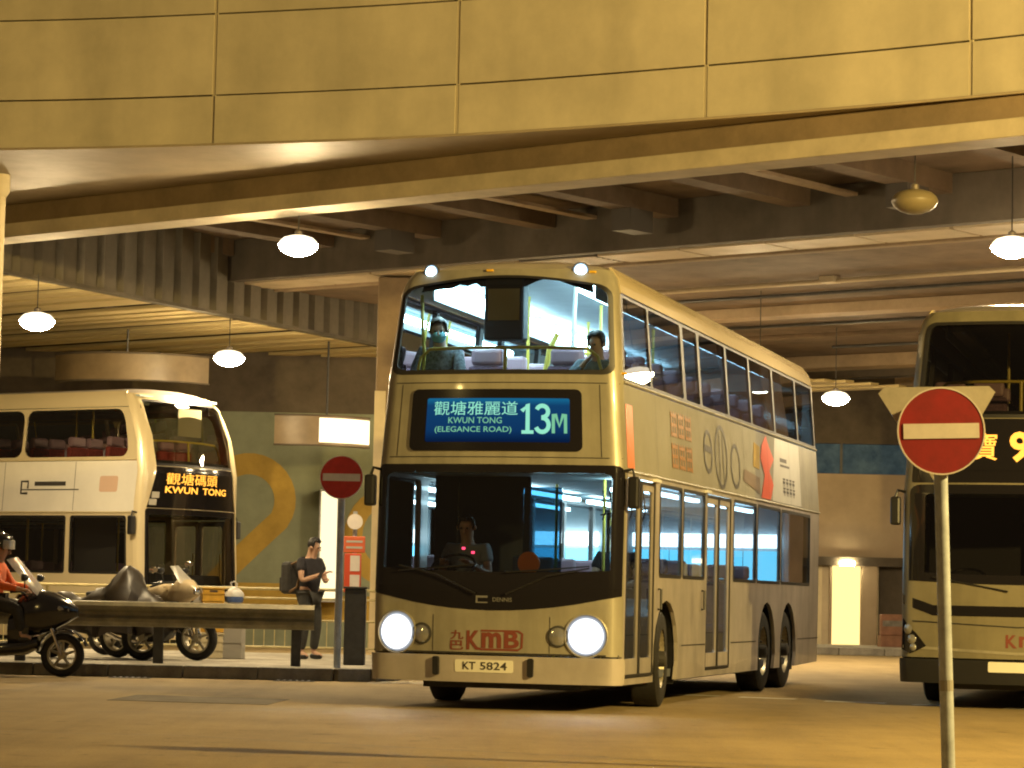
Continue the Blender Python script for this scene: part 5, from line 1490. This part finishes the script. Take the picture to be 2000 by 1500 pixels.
cb = thing('utility_cabinet', 'narrow dark cabinet standing behind the left no-entry sign post', 'cabinet', (-2.0, 36.0, 0.15))
obj('cabinet_body', box(-0.14, -0.12, 0.0, 0.14, 0.12, 1.0, bev=0.015), DARKST, cb)
obj('cabinet_lid', box(-0.155, -0.135, 1.0, 0.155, 0.135, 1.03, bev=0.008), DARKST, cb)
obj('cabinet_door', box(-0.12, -0.128, 0.08, 0.12, -0.121, 0.93), DARKST, cb)

# ================================================================ guard rail and railing
gr = thing('guard_rail', 'galvanised double-wave guard rail along the kerb behind the scooter', 'guard rail', (-2.45, 34.75, 0.15), 0.02)
prof = [(0.0, 0.46), (-0.03, 0.47), (-0.07, 0.52), (-0.07, 0.56), (-0.02, 0.60), (-0.02, 0.64), (-0.07, 0.68), (-0.07, 0.72), (-0.03, 0.77), (0.0, 0.78)]
RAILM = mat('dull_guard_rail', (0.22, 0.19, 0.11), 0.5, metal=0.3, var=0.4, scale=5)
full = prof + [(y + 0.012, z) for y, z in reversed(prof)]
for k in range(3):
    bm = B(); x0, x1 = -2.6 * (k + 1), -2.6 * k + (0.06 if k else 0)
    A = [bm.verts.new((x0, y - 0.014 * (k % 2), z)) for y, z in full]; C = [bm.verts.new((x1, y - 0.014 * (k % 2), z)) for y, z in full]
    n_ = len(full)
    for i in range(n_):
        bm.faces.new([A[i], C[i], C[(i + 1) % n_], A[(i + 1) % n_]])
    for i in range(len(prof) - 1):
        for R_ in (A, C): bm.faces.new([R_[i], R_[i + 1], R_[n_ - 2 - i], R_[n_ - 1 - i]])
    obj('rail_beam', bm, RAILM, gr)
for k in range(4):
    x = -0.23 - 1.75 * k
    pb = B(); bx(pb, x - 0.06, 0.03, 0, x + 0.06, 0.045, 0.74); bx(pb, x - 0.06, 0.13, 0, x + 0.06, 0.145, 0.74); bx(pb, x - 0.008, 0.046, 0, x + 0.008, 0.129, 0.74)
    p_ = obj('post', pb, DARKST, gr)
    obj('spacer', box(x - 0.05, 0.0, 0.53, x + 0.05, 0.029, 0.71), DARKST, p_)
rl = thing('pedestrian_railing', 'thin yellowish pedestrian railing behind the standing person', 'railing', (-1.75, 40.6, 0.15))
RY = mat('yellowish_rail_paint', (0.50, 0.42, 0.20), 0.5, var=0.3, scale=6)
for z in (0.98, 0.84, 0.52, 0.12):
    obj('rail', tube(B(), [(-8, 0, z), (0, 0, z)], 0.022 if z > 0.9 else 0.016, 8), RY, rl)
pm_ = mesh('post', tube(B(), [(0, 0.03, 0), (0, 0.03, 1.0)], 0.025, 8)); pm_.materials.append(RY)
bm_ = mesh('baluster', tube(B(), [(0, 0, 0.137), (0, 0, 0.503)], 0.008, 6)); bm_.materials.append(RY)
for k in range(7):
    put('post', pm_, None, rl, (-1.25 * k - 0.1, 0, 0))
for k in range(50):
    put('baluster', bm_, None, rl, (-0.155 * k - 0.15, 0, 0))

# ================================================================ motorcycles
PLBLACK = mat('black_scooter_paint', (0.010, 0.010, 0.012), 0.18, coat=0.6)
CLEARW = glass('scooter_windshield', (0.80, 0.78, 0.70), 1.0, 0.15)
_nt = CLEARW.node_tree                                   # scuffed acrylic: some of the light is scattered
_df = _nt.nodes.new('ShaderNodeBsdfTranslucent'); _df.inputs['Color'].default_value = (0.8, 0.78, 0.72, 1)
_d2 = _nt.nodes.new('ShaderNodeBsdfDiffuse'); _d2.inputs['Color'].default_value = (0.8, 0.78, 0.72, 1)
_ad = _nt.nodes.new('ShaderNodeMixShader'); _ad.inputs['Fac'].default_value = 0.6
_mx = _nt.nodes.new('ShaderNodeMixShader'); _mx.inputs['Fac'].default_value = 0.5
_out = [n for n in _nt.nodes if n.type == 'OUTPUT_MATERIAL'][0]
_src = _out.inputs['Surface'].links[0].from_socket
_nt.links.new(_df.outputs[0], _ad.inputs[1]); _nt.links.new(_d2.outputs[0], _ad.inputs[2])
_nt.links.new(_src, _mx.inputs[1]); _nt.links.new(_ad.outputs[0], _mx.inputs[2]); _nt.links.new(_mx.outputs[0], _out.inputs['Surface'])
CHR = mat('bright_metal', (0.75, 0.72, 0.66), 0.15, metal=1.0)
def bike_wheel(parent, x, r, w, steer=0.0, rimm=None):
    M = Matrix.Rotation(pi / 2, 4, 'X')
    t = obj('wheel', lathe(B(), [(r * 0.66, -w * 0.7), (r * 0.85, -w), (r * 0.97, -w * 0.6), (r, 0), (r * 0.97, w * 0.6), (r * 0.85, w), (r * 0.66, w * 0.7), (r * 0.66, -w * 0.7)], 32, M, cap=False), RUBBER, parent, True, loc=(x, 0, r), rot=(0, 0, steer))
    rb = B(); lathe(rb, [(r * 0.60, -w * 0.72), (r * 0.67, -w * 0.74), (r * 0.67, w * 0.74), (r * 0.60, w * 0.72), (r * 0.60, -w * 0.72)], 32, M, cap=False)
    obj('rim', rb, rimm or RIM, t, True)
    sb = B()
    for k in range(5):
        a = 2 * pi * k / 5 + 0.3
        tube(sb, [(0, 0, 0), (r * 0.62 * cos(a), 0, r * 0.62 * sin(a))], [0.024, 0.016], 6)
    lathe(sb, [(0.05, -w), (0.05, w)], 14, M)
    obj('spokes', sb, rimm or RIM, t)
    return t

def scooter(label, loc, rz, paint, screen=True, seatm=BLACK, group='motorcycles and scooters by the guard rail', lean=0.0):
    T = thing('motor_scooter', label, 'scooter', loc, rz, group, rot=(lean, 0, rz))
    bike_wheel(T, 0.74, 0.27, 0.06); bike_wheel(T, -0.70, 0.26, 0.068)
    for s in (-1, 1):
        obj('fork_leg', tube(B(), [(0.74, s * 0.085, 0.27), (0.60, s * 0.085, 0.62)], 0.02, 8), CHR, T, True)
    fb = B()
    for k in range(9):
        a0, a1 = radians(20 + 17 * k), radians(20 + 17 * (k + 1))
        q = [fb.verts.new((0.74 + 0.31 * cos(a), y, 0.27 + 0.31 * sin(a))) for a, y in ((a0, -0.075), (a0, 0.075), (a1, 0.075), (a1, -0.075))]
        fb.faces.new(q)
    f_ = obj('front_fender', fb, paint, T, True); q = f_.modifiers.new('thickness', 'SOLIDIFY'); q.thickness = 0.012
    obj('nose_fairing', loft(B(), [(0.18, 0, 0.78, 0.10, 0.16), (0.28, 0, 0.76, 0.22, 0.26), (0.45, 0, 0.78, 0.25, 0.28), (0.62, 0, 0.80, 0.21, 0.23), (0.80, 0, 0.80, 0.14, 0.14), (0.92, 0, 0.79, 0.05, 0.05)], 18), paint, T, True)
    obj('leg_shield', loft(B(), [(0.10, 0, 0.55, 0.22, 0.20), (0.24, 0, 0.58, 0.25, 0.26), (0.36, 0, 0.60, 0.2, 0.2)], 16), paint, T, True)
    obj('footboard', loft(B(), [(-0.35, 0, 0.34, 0.20, 0.10), (-0.1, 0, 0.32, 0.22, 0.09), (0.3, 0, 0.36, 0.22, 0.10), (0.45, 0, 0.42, 0.12, 0.08)], 14), paint, T, True)
    obj('rear_body', loft(B(), [(-1.08, 0, 0.72, 0.06, 0.06), (-0.9, 0, 0.66, 0.16, 0.14), (-0.55, 0, 0.60, 0.20, 0.18), (-0.25, 0, 0.56, 0.19, 0.18), (-0.12, 0, 0.5, 0.12, 0.14)], 16), paint, T, True)
    obj('seat', loft(B(), [(-0.98, 0, 0.85, 0.10, 0.04), (-0.8, 0, 0.84, 0.17, 0.07), (-0.5, 0, 0.80, 0.18, 0.06), (-0.25, 0, 0.76, 0.15, 0.06), (-0.1, 0, 0.74, 0.07, 0.04)], 14), seatm, T, True)
    for s in (-1, 1):
        h = obj('headlamp', loft(B(), [(0.60, s * 0.13, 0.84, 0.05, 0.05), (0.72, s * 0.12, 0.83, 0.055, 0.05), (0.83, s * 0.095, 0.81, 0.025, 0.025)], 12), LENS, T, True)
        m_ = B(); tube(m_, [(0.30, s * 0.22, 1.06), (0.33, s * 0.34, 1.17)], 0.009, 6)
        a_ = obj('mirror_arm', m_, BLACK, T)
        obj('mirror', loft(B(), [(0.31, s * 0.38, 1.20, 0.07, 0.045), (0.35, s * 0.38, 1.20, 0.07, 0.045), (0.38, s * 0.38, 1.20, 0.03, 0.02)], 12), BLACK, a_, True)
    hb = B(); tube(hb, [(0.16, -0.34, 1.02), (0.24, -0.2, 1.03), (0.28, 0, 0.98), (0.24, 0.2, 1.03), (0.16, 0.34, 1.02)], 0.016, 8)
    obj('handlebar', hb, BLACK, T, True)
    if screen:
        wb = B(); rows = []
        for i in range(7):
            t = i / 6; row = []
            for j in range(9):
                u = -1 + j / 4
                w_ = 0.19 + 0.05 * sin(pi * min(1, t * 1.1)) - 0.05 * t
                row.append(wb.verts.new((0.60 - 0.46 * t - 0.10 * u * u, u * w_, 0.93 + 0.52 * t - 0.04 * u * u * t)))
            rows.append(row)
        for r0, r1 in zip(rows, rows[1:]):
            for j in range(8): wb.faces.new([r0[j], r0[j + 1], r1[j + 1], r1[j]])
        obj('windshield', wb, CLEARW, T, True)
    eb = B(); tube(eb, [(0.0, -0.16, 0.26), (-0.35, -0.19, 0.27), (-0.55, -0.2, 0.32), (-1.0, -0.2, 0.42)], [0.02, 0.025, 0.06, 0.055], 12)
    obj('exhaust', eb, CHR, T, True)
    return T
scooter('black maxi scooter with tall windshield, ridden at the far left', (-6.14, 33.35, 0), -0.08, PLBLACK)
ORV = mat('orange_safety_vest', (0.75, 0.13, 0.02), 0.6, var=0.2, scale=9)
RJ = sitting(0.80, 0.10, dict(wrist_l=(0.30, -0.42, 1.06), wrist_r=(-0.30, -0.42, 1.06), elbow_l=(0.30, -0.16, 1.10), elbow_r=(-0.30, -0.16, 1.10), ankle_l=(0.2, -0.42, 0.50), toe_l=(0.2, -0.56, 0.46), ankle_r=(-0.2, -0.42, 0.50), toe_r=(-0.2, -0.56, 0.46), knee_l=(0.24, -0.40, 0.80), knee_r=(-0.24, -0.40, 0.80)))
rider = person('rider in orange vest sitting on the black scooter at the left edge', (-6.30, 33.37, 0.0), pi / 2 - 0.08, RJ, ORV, DARKTR, sleeve=0.9)
hl = thing('helmet', 'black open helmet worn by the scooter rider at the left edge', 'helmet', (-6.20, 33.36, 1.60), pi / 2 - 0.08)
hb = B(); bmesh.ops.create_uvsphere(hb, u_segments=24, v_segments=16, radius=0.145)
bmesh.ops.delete(hb, geom=[f for f in hb.faces if f.calc_center_median().z < -0.06 or (f.calc_center_median().y < -0.06 and f.calc_center_median().z < 0.03)], context='FACES')
o = obj('shell', hb, PLBLACK, hl, True); q = o.modifiers.new('thickness', 'SOLIDIFY'); q.thickness = 0.02
vb = B()
for k in range(10):
    a0, a1 = radians(-160 + 14 * k), radians(-160 + 14 * (k + 1))
    vb.faces.new([vb.verts.new((0.155 * cos(a), 0.155 * sin(a), z)) for a, z in ((a0, -0.06), (a1, -0.06), (a1, 0.05), (a0, 0.05))])
obj('visor', vb, CLEARW, hl, True)

def motorcycle(label, loc, rz, paint, lean=0.12):
    T = thing('motorcycle', label, 'motorcycle', loc, rz, 'motorcycles and scooters by the guard rail', rot=(lean, 0, rz))
    bike_wheel(T, 0.70, 0.30, 0.055, 0.25); bike_wheel(T, -0.66, 0.30, 0.075)
    for s in (-1, 1):
        obj('fork_leg', tube(B(), [(0.70, s * 0.085, 0.30), (0.42, s * 0.085, 0.95)], 0.022, 8), CHR, T, True)
        obj('swing_arm', tube(B(), [(-0.66, s * 0.10, 0.30), (-0.15, s * 0.10, 0.42)], 0.022, 8), DARKST, T, True)
    obj('engine', loft(B(), [(-0.2, 0, 0.42, 0.13, 0.16), (0.0, 0, 0.42, 0.19, 0.2), (0.22, 0, 0.46, 0.16, 0.2), (0.32, 0, 0.5, 0.08, 0.12)], 12, 4), DARKST, T)
    obj('tank', loft(B(), [(-0.18, 0, 0.80, 0.10, 0.08), (0.0, 0, 0.86, 0.16, 0.13), (0.2, 0, 0.90, 0.18, 0.14), (0.36, 0, 0.86, 0.10, 0.10)], 16), paint, T, True)
    obj('seat', loft(B(), [(-0.95, 0, 0.92, 0.07, 0.03), (-0.7, 0, 0.88, 0.13, 0.05), (-0.4, 0, 0.80, 0.14, 0.05), (-0.16, 0, 0.79, 0.09, 0.04)], 14), BLACK, T, True)
    obj('tail_fairing', loft(B(), [(-1.02, 0, 0.88, 0.04, 0.03), (-0.85, 0, 0.82, 0.10, 0.06), (-0.5, 0, 0.72, 0.12, 0.08), (-0.2, 0, 0.68, 0.08, 0.06)], 14), paint, T, True)
    obj('front_fairing', loft(B(), [(0.34, 0, 0.84, 0.13, 0.15), (0.48, 0, 0.90, 0.17, 0.20), (0.64, 0, 0.94, 0.14, 0.14), (0.77, 0, 0.92, 0.05, 0.05)], 16), paint, T, True)
    obj('headlamp', loft(B(), [(0.66, 0, 0.94, 0.09, 0.07), (0.76, 0, 0.93, 0.07, 0.05), (0.79, 0, 0.925, 0.03, 0.02)], 14), CHR, T, True)
    wb = B(); rows = []
    for i in range(5):
        rows.append([wb.verts.new((0.62 - 0.05 * i - 0.05 * (j / 3 - 1) ** 2, (j / 3 - 1) * (0.14 - 0.015 * i), 1.05 + 0.055 * i)) for j in range(7)])
    for r0, r1 in zip(rows, rows[1:]):
        for j in range(6): wb.faces.new([r0[j], r0[j + 1], r1[j + 1], r1[j]])
    obj('windscreen', wb, CLEARW, T, True)
    for s in (-1, 1):
        obj('side_cowl', loft(B(), [(0.02, s * 0.19, 0.62, 0.012, 0.06), (0.2, s * 0.205, 0.66, 0.014, 0.12), (0.42, s * 0.185, 0.70, 0.014, 0.12), (0.55, s * 0.15, 0.76, 0.01, 0.05)], 10), BLACK, T, True)
    hb = B(); tube(hb, [(0.24, -0.36, 1.02), (0.34, -0.2, 1.06), (0.40, 0, 1.04), (0.34, 0.2, 1.06), (0.24, 0.36, 1.02)], 0.015, 8)
    obj('handlebar', hb, BLACK, T, True)
    for s in (-1, 1):
        m_ = B(); tube(m_, [(0.30, s * 0.28, 1.06), (0.34, s * 0.36, 1.22)], 0.008, 6)
        a_ = obj('mirror_arm', m_, BLACK, T)
        obj('mirror', loft(B(), [(0.31, s * 0.38, 1.25, 0.07, 0.04), (0.36, s * 0.38, 1.25, 0.05, 0.03)], 12), CHR, a_, True)
    fb = B()
    for k in range(8):
        a0, a1 = radians(30 + 17 * k), radians(30 + 17 * (k + 1))
        fb.faces.new([fb.verts.new((0.70 + 0.34 * cos(a), y, 0.30 + 0.34 * sin(a))) for a, y in ((a0, -0.07), (a0, 0.07), (a1, 0.07), (a1, -0.07))])
    f_ = obj('front_fender', fb, paint, T, True); q = f_.modifiers.new('thickness', 'SOLIDIFY'); q.thickness = 0.01
    eb = B(); tube(eb, [(0.2, -0.14, 0.25), (-0.2, -0.18, 0.24), (-0.45, -0.2, 0.3), (-0.95, -0.2, 0.5)], [0.022, 0.025, 0.05, 0.055], 12)
    obj('exhaust', eb, CHR, T, True)
    return T
BRW = mat('cream_bike_paint', (0.60, 0.48, 0.30), 0.25, coat=0.5, var=0.15, scale=5)
motorcycle('cream motorcycle with chrome mirrors parked just left of the yellow crates', (-4.72, 36.9, 0.15), -0.55, BRW)
scooter('pale silver scooter parked between the cream motorcycle and the covered one', (-5.0, 38.3, 0.15), -0.35, mat('silver_scooter_paint', (0.50, 0.48, 0.45), 0.25, metal=0.4, coat=0.4), screen=False)
# covered motorcycle: the wheels show below a draped tarpaulin
cv = thing('covered_motorcycle', 'motorcycle under a dark draped tarpaulin behind the guard rail', 'motorcycle', (-5.45, 36.3, 0.15), -0.25)
bike_wheel(cv, 0.66, 0.30, 0.055); bike_wheel(cv, -0.66, 0.30, 0.07)
obj('frame', loft(B(), [(-0.7, 0, 0.5, 0.06, 0.08), (0.0, 0, 0.5, 0.15, 0.2), (0.6, 0, 0.6, 0.07, 0.1)], 10), DARKST, cv)
tb = B(); rows = []
for i in range(33):
    x = -1.05 + 2.1 * i / 32
    top = lerp([(-1.05, 0.55), (-0.85, 0.88), (-0.5, 0.86), (-0.1, 0.84), (0.1, 0.95), (0.3, 1.18), (0.45, 1.22), (0.58, 1.16), (0.75, 0.92), (0.95, 0.7), (1.05, 0.5)], x)
    row = []
    for j in range(25):
        a = pi * j / 24
        fold = 0.045 * sin(a * 9 + i * 0.55) * (1 - sin(a)) + 0.018 * sin(i * 1.3 + a * 4) + random.uniform(-0.006, 0.006)
        wd = (0.17 + 0.16 * (1 - sin(a)) + (0.14 if 0.2 < x < 0.6 else 0.0)) 
        z = 0.34 + 0.04 * sin(i * 0.9) + (top - 0.34) * sin(a) ** 0.75
        row.append(tb.verts.new((x + fold * 0.6, -cos(a) * wd * 1.1 + fold, z + fold * 0.5)))
    rows.append(row)
for r0, r1 in zip(rows, rows[1:]):
    for j in range(24): tb.faces.new([r0[j], r0[j + 1], r1[j + 1], r1[j]])
obj('tarpaulin', tb, mat('dark_brown_tarpaulin', (0.035, 0.026, 0.017), 0.42, var=0.5, scale=7), cv, True)

# ================================================================ boxes and bags
YCR = mat('yellow_crate_plastic', (0.60, 0.34, 0.04), 0.5, var=0.2, scale=8)
def crate(label, loc, rz, w, d, h, m, name='crate', cat='crate', group=None):
    t = thing(name, label, cat, loc, rz, group)
    obj('shell', box(-w / 2, -d / 2, 0, w / 2, d / 2, h * 0.93, bev=0.012), m, t)
    obj('lip', box(-w / 2 - 0.012, -d / 2 - 0.012, h * 0.93, w / 2 + 0.012, d / 2 + 0.012, h, bev=0.006), m, t)
    for k in (0.3, 0.65):
        obj('rib', box(-w / 2 - 0.006, -d / 2 - 0.008, h * k, w / 2 + 0.006, -d / 2 + 0.01, h * k + 0.02), m, t)
    obj('hand_hole', box(-w * 0.18, -d / 2 - 0.004, h * 0.76, w * 0.18, -d / 2 + 0.004, h * 0.86), INK, t)
    return t
crate('yellow crate, topmost of its stack beside the white bag', (-4.09, 38.0, 0.86), 0.1, 0.30, 0.32, 0.27, YCR, group='yellow crates stacked behind the guard rail')
crate('yellow crate in the middle of the stack behind the guard rail', (-4.09, 38.02, 0.51), 0.05, 0.32, 0.34, 0.34, YCR, group='yellow crates stacked behind the guard rail')
crate('pale crate at the bottom of the stack behind the guard rail', (-4.1, 38.0, 0.15), 0.02, 0.34, 0.36, 0.35, mat('pale_crate_plastic', (0.58, 0.50, 0.32), 0.5), group='yellow crates stacked behind the guard rail')
crate('grey box carrying the white bag beside the yellow crates', (-3.80, 38.05, 0.15), -0.05, 0.28, 0.36, 0.72, mat('grey_box', (0.30, 0.28, 0.24), 0.6), 'storage_box', 'box')
bgt = thing('plastic_bag', 'white and blue plastic bag on the grey box beside the yellow crates', 'bag', (-3.81, 38.03, 0.87))
bb = B(); bmesh.ops.create_uvsphere(bb, u_segments=20, v_segments=14, radius=1.0)
for v in bb.verts:
    n_ = 1 + 0.10 * sin(v.co.x * 7 + v.co.z * 5) + random.uniform(-0.04, 0.04)
    v.co = Vector((v.co.x * 0.13 * n_, v.co.y * 0.11 * n_, 0.135 + v.co.z * 0.135))
obj('sack', bb, mat('white_plastic', (0.66, 0.64, 0.60), 0.4, var=0.15, scale=12), bgt, True)
bb = B(); lathe(bb, [(0.124, 0.06), (0.134, 0.10), (0.132, 0.14)], 20, cap=False)
obj('print_band', bb, mat('blue_print', (0.07, 0.12, 0.30), 0.5, var=0.5, scale=16), bgt, True)
bb = B(); tube(bb, [(-0.03, 0, 0.26), (-0.05, 0, 0.33), (0.0, 0.01, 0.35), (0.04, 0, 0.32), (0.03, 0, 0.26)], 0.012, 6)
obj('knot', bb, mat('white_plastic', (0.66, 0.64, 0.60), 0.4), bgt, True)

def barrier(label, loc, rz, m):
    t = thing('plastic_barrier', label, 'barrier', loc, rz)
    obj('barrier_body', prism(B(), [(-0.36, -0.16), (0.36, -0.16), (0.36, 0.16), (-0.36, 0.16)], 0.0, 0.25), m, t)
    obj('barrier_wall', box(-0.35, -0.07, 0.25, 0.35, 0.07, 0.72, bev=0.02), m, t)
    obj('reflective_band', box(-0.30, -0.076, 0.45, 0.30, -0.071, 0.58), KERB, t)
    return t
barrier('dull orange plastic barrier against the back wall beside the lit doorway', (8.62, 60.6, 0.15), 0.1, mat('orange_barrier_plastic', (0.22, 0.10, 0.055), 0.6, var=0.3, scale=5))

# ================================================================ curved bands, lit column, wall lamp
def curved_band(label, cx, cy_, z0, z1, r, a0, a1, lit):
    t = thing('curved_canopy_band', label, 'canopy', (cx, cy_, 0), 0, 'curved canopy bands on the left')
    n = 26
    P = [(r * cos(radians(a0 + (a1 - a0) * k / n)), r * sin(radians(a0 + (a1 - a0) * k / n))) for k in range(n + 1)]
    Q = [(x * (r - 0.1) / r, y * (r - 0.1) / r) for x, y in P]
    obj('band', prism(B(), P + Q[::-1], z0, z1), mat('brown_band_paint', (0.20, 0.145, 0.08), 0.45, var=0.3, scale=1.5), t, True)
    for zz in (z0 - 0.03, z1 + 0.002):
        Pp = [(x * (r + 0.03) / r, y * (r + 0.03) / r) for x, y in P]
        obj('edge_trim', prism(B(), Pp + Q[::-1], zz, zz + 0.028), CONC_D, t, True)
    if lit:
        m0 = int(n * 0.45)
        Pp = [(x * (r + 0.012) / r, y * (r + 0.012) / r) for x, y in P[m0:]]; Qp = [(x * (r + 0.004) / r, y * (r + 0.004) / r) for x, y in P[m0:]]
        obj('lit_end_glow', prism(B(), Pp + Qp[::-1], z0 + 0.04, z1 - 0.03), glow('lit_end_emission', (1.0, 0.86, 0.55), 2.2), t, True)  # lamplight on the end of the band, put in as glow
    obj('hanger_rod', tube(B(), [(P[n // 2][0] * 0.97, P[n // 2][1] * 0.97, z1 + 0.03), (P[n // 2][0] * 0.97, P[n // 2][1] * 0.97, 5.72)], 0.02, 8), DARKST, t)
    return t
curved_band('brown curved band hanging above the left bus roof', -6.9, 50.2, 4.82, 5.28, 1.7, 215, 325, False)
curved_band('curved band, lamplight on its end put in as glow, above the left no-entry sign', -3.9, 51.3, 3.8, 4.32, 1.45, 252, 330, True)
lc = thing('lit_column', 'pale lit column at the mural wall behind the person, its light put in as glow', 'light box', (-3.46, 52.95, 0))
obj('casing', box(-0.24, 0.0, 0.9, 0.24, 0.4, 3.1, bev=0.02), STEEL, lc)
obj('lit_face', box(-0.2, -0.008, 0.95, 0.2, -0.002, 3.05), glow('lit_column_glow', (1.0, 0.86, 0.50), 1.5), lc)  # light on the pale column, put in as a glowing face
wl = thing('wall_lamp', 'bright bulkhead lamp washing the cream wall behind the lit bus', 'lamp', (7.74, 62.2, 2.0))
obj('bracket', box(-0.18, 0.1, 0.0, 0.18, 0.29, 0.1, bev=0.01), STEEL, wl)
obj('tube', box(-0.16, 0.0, -0.05, 0.16, 0.098, 0.05, bev=0.02), glow('wall_lamp_glow', (1.0, 0.82, 0.45), 160.0), wl)
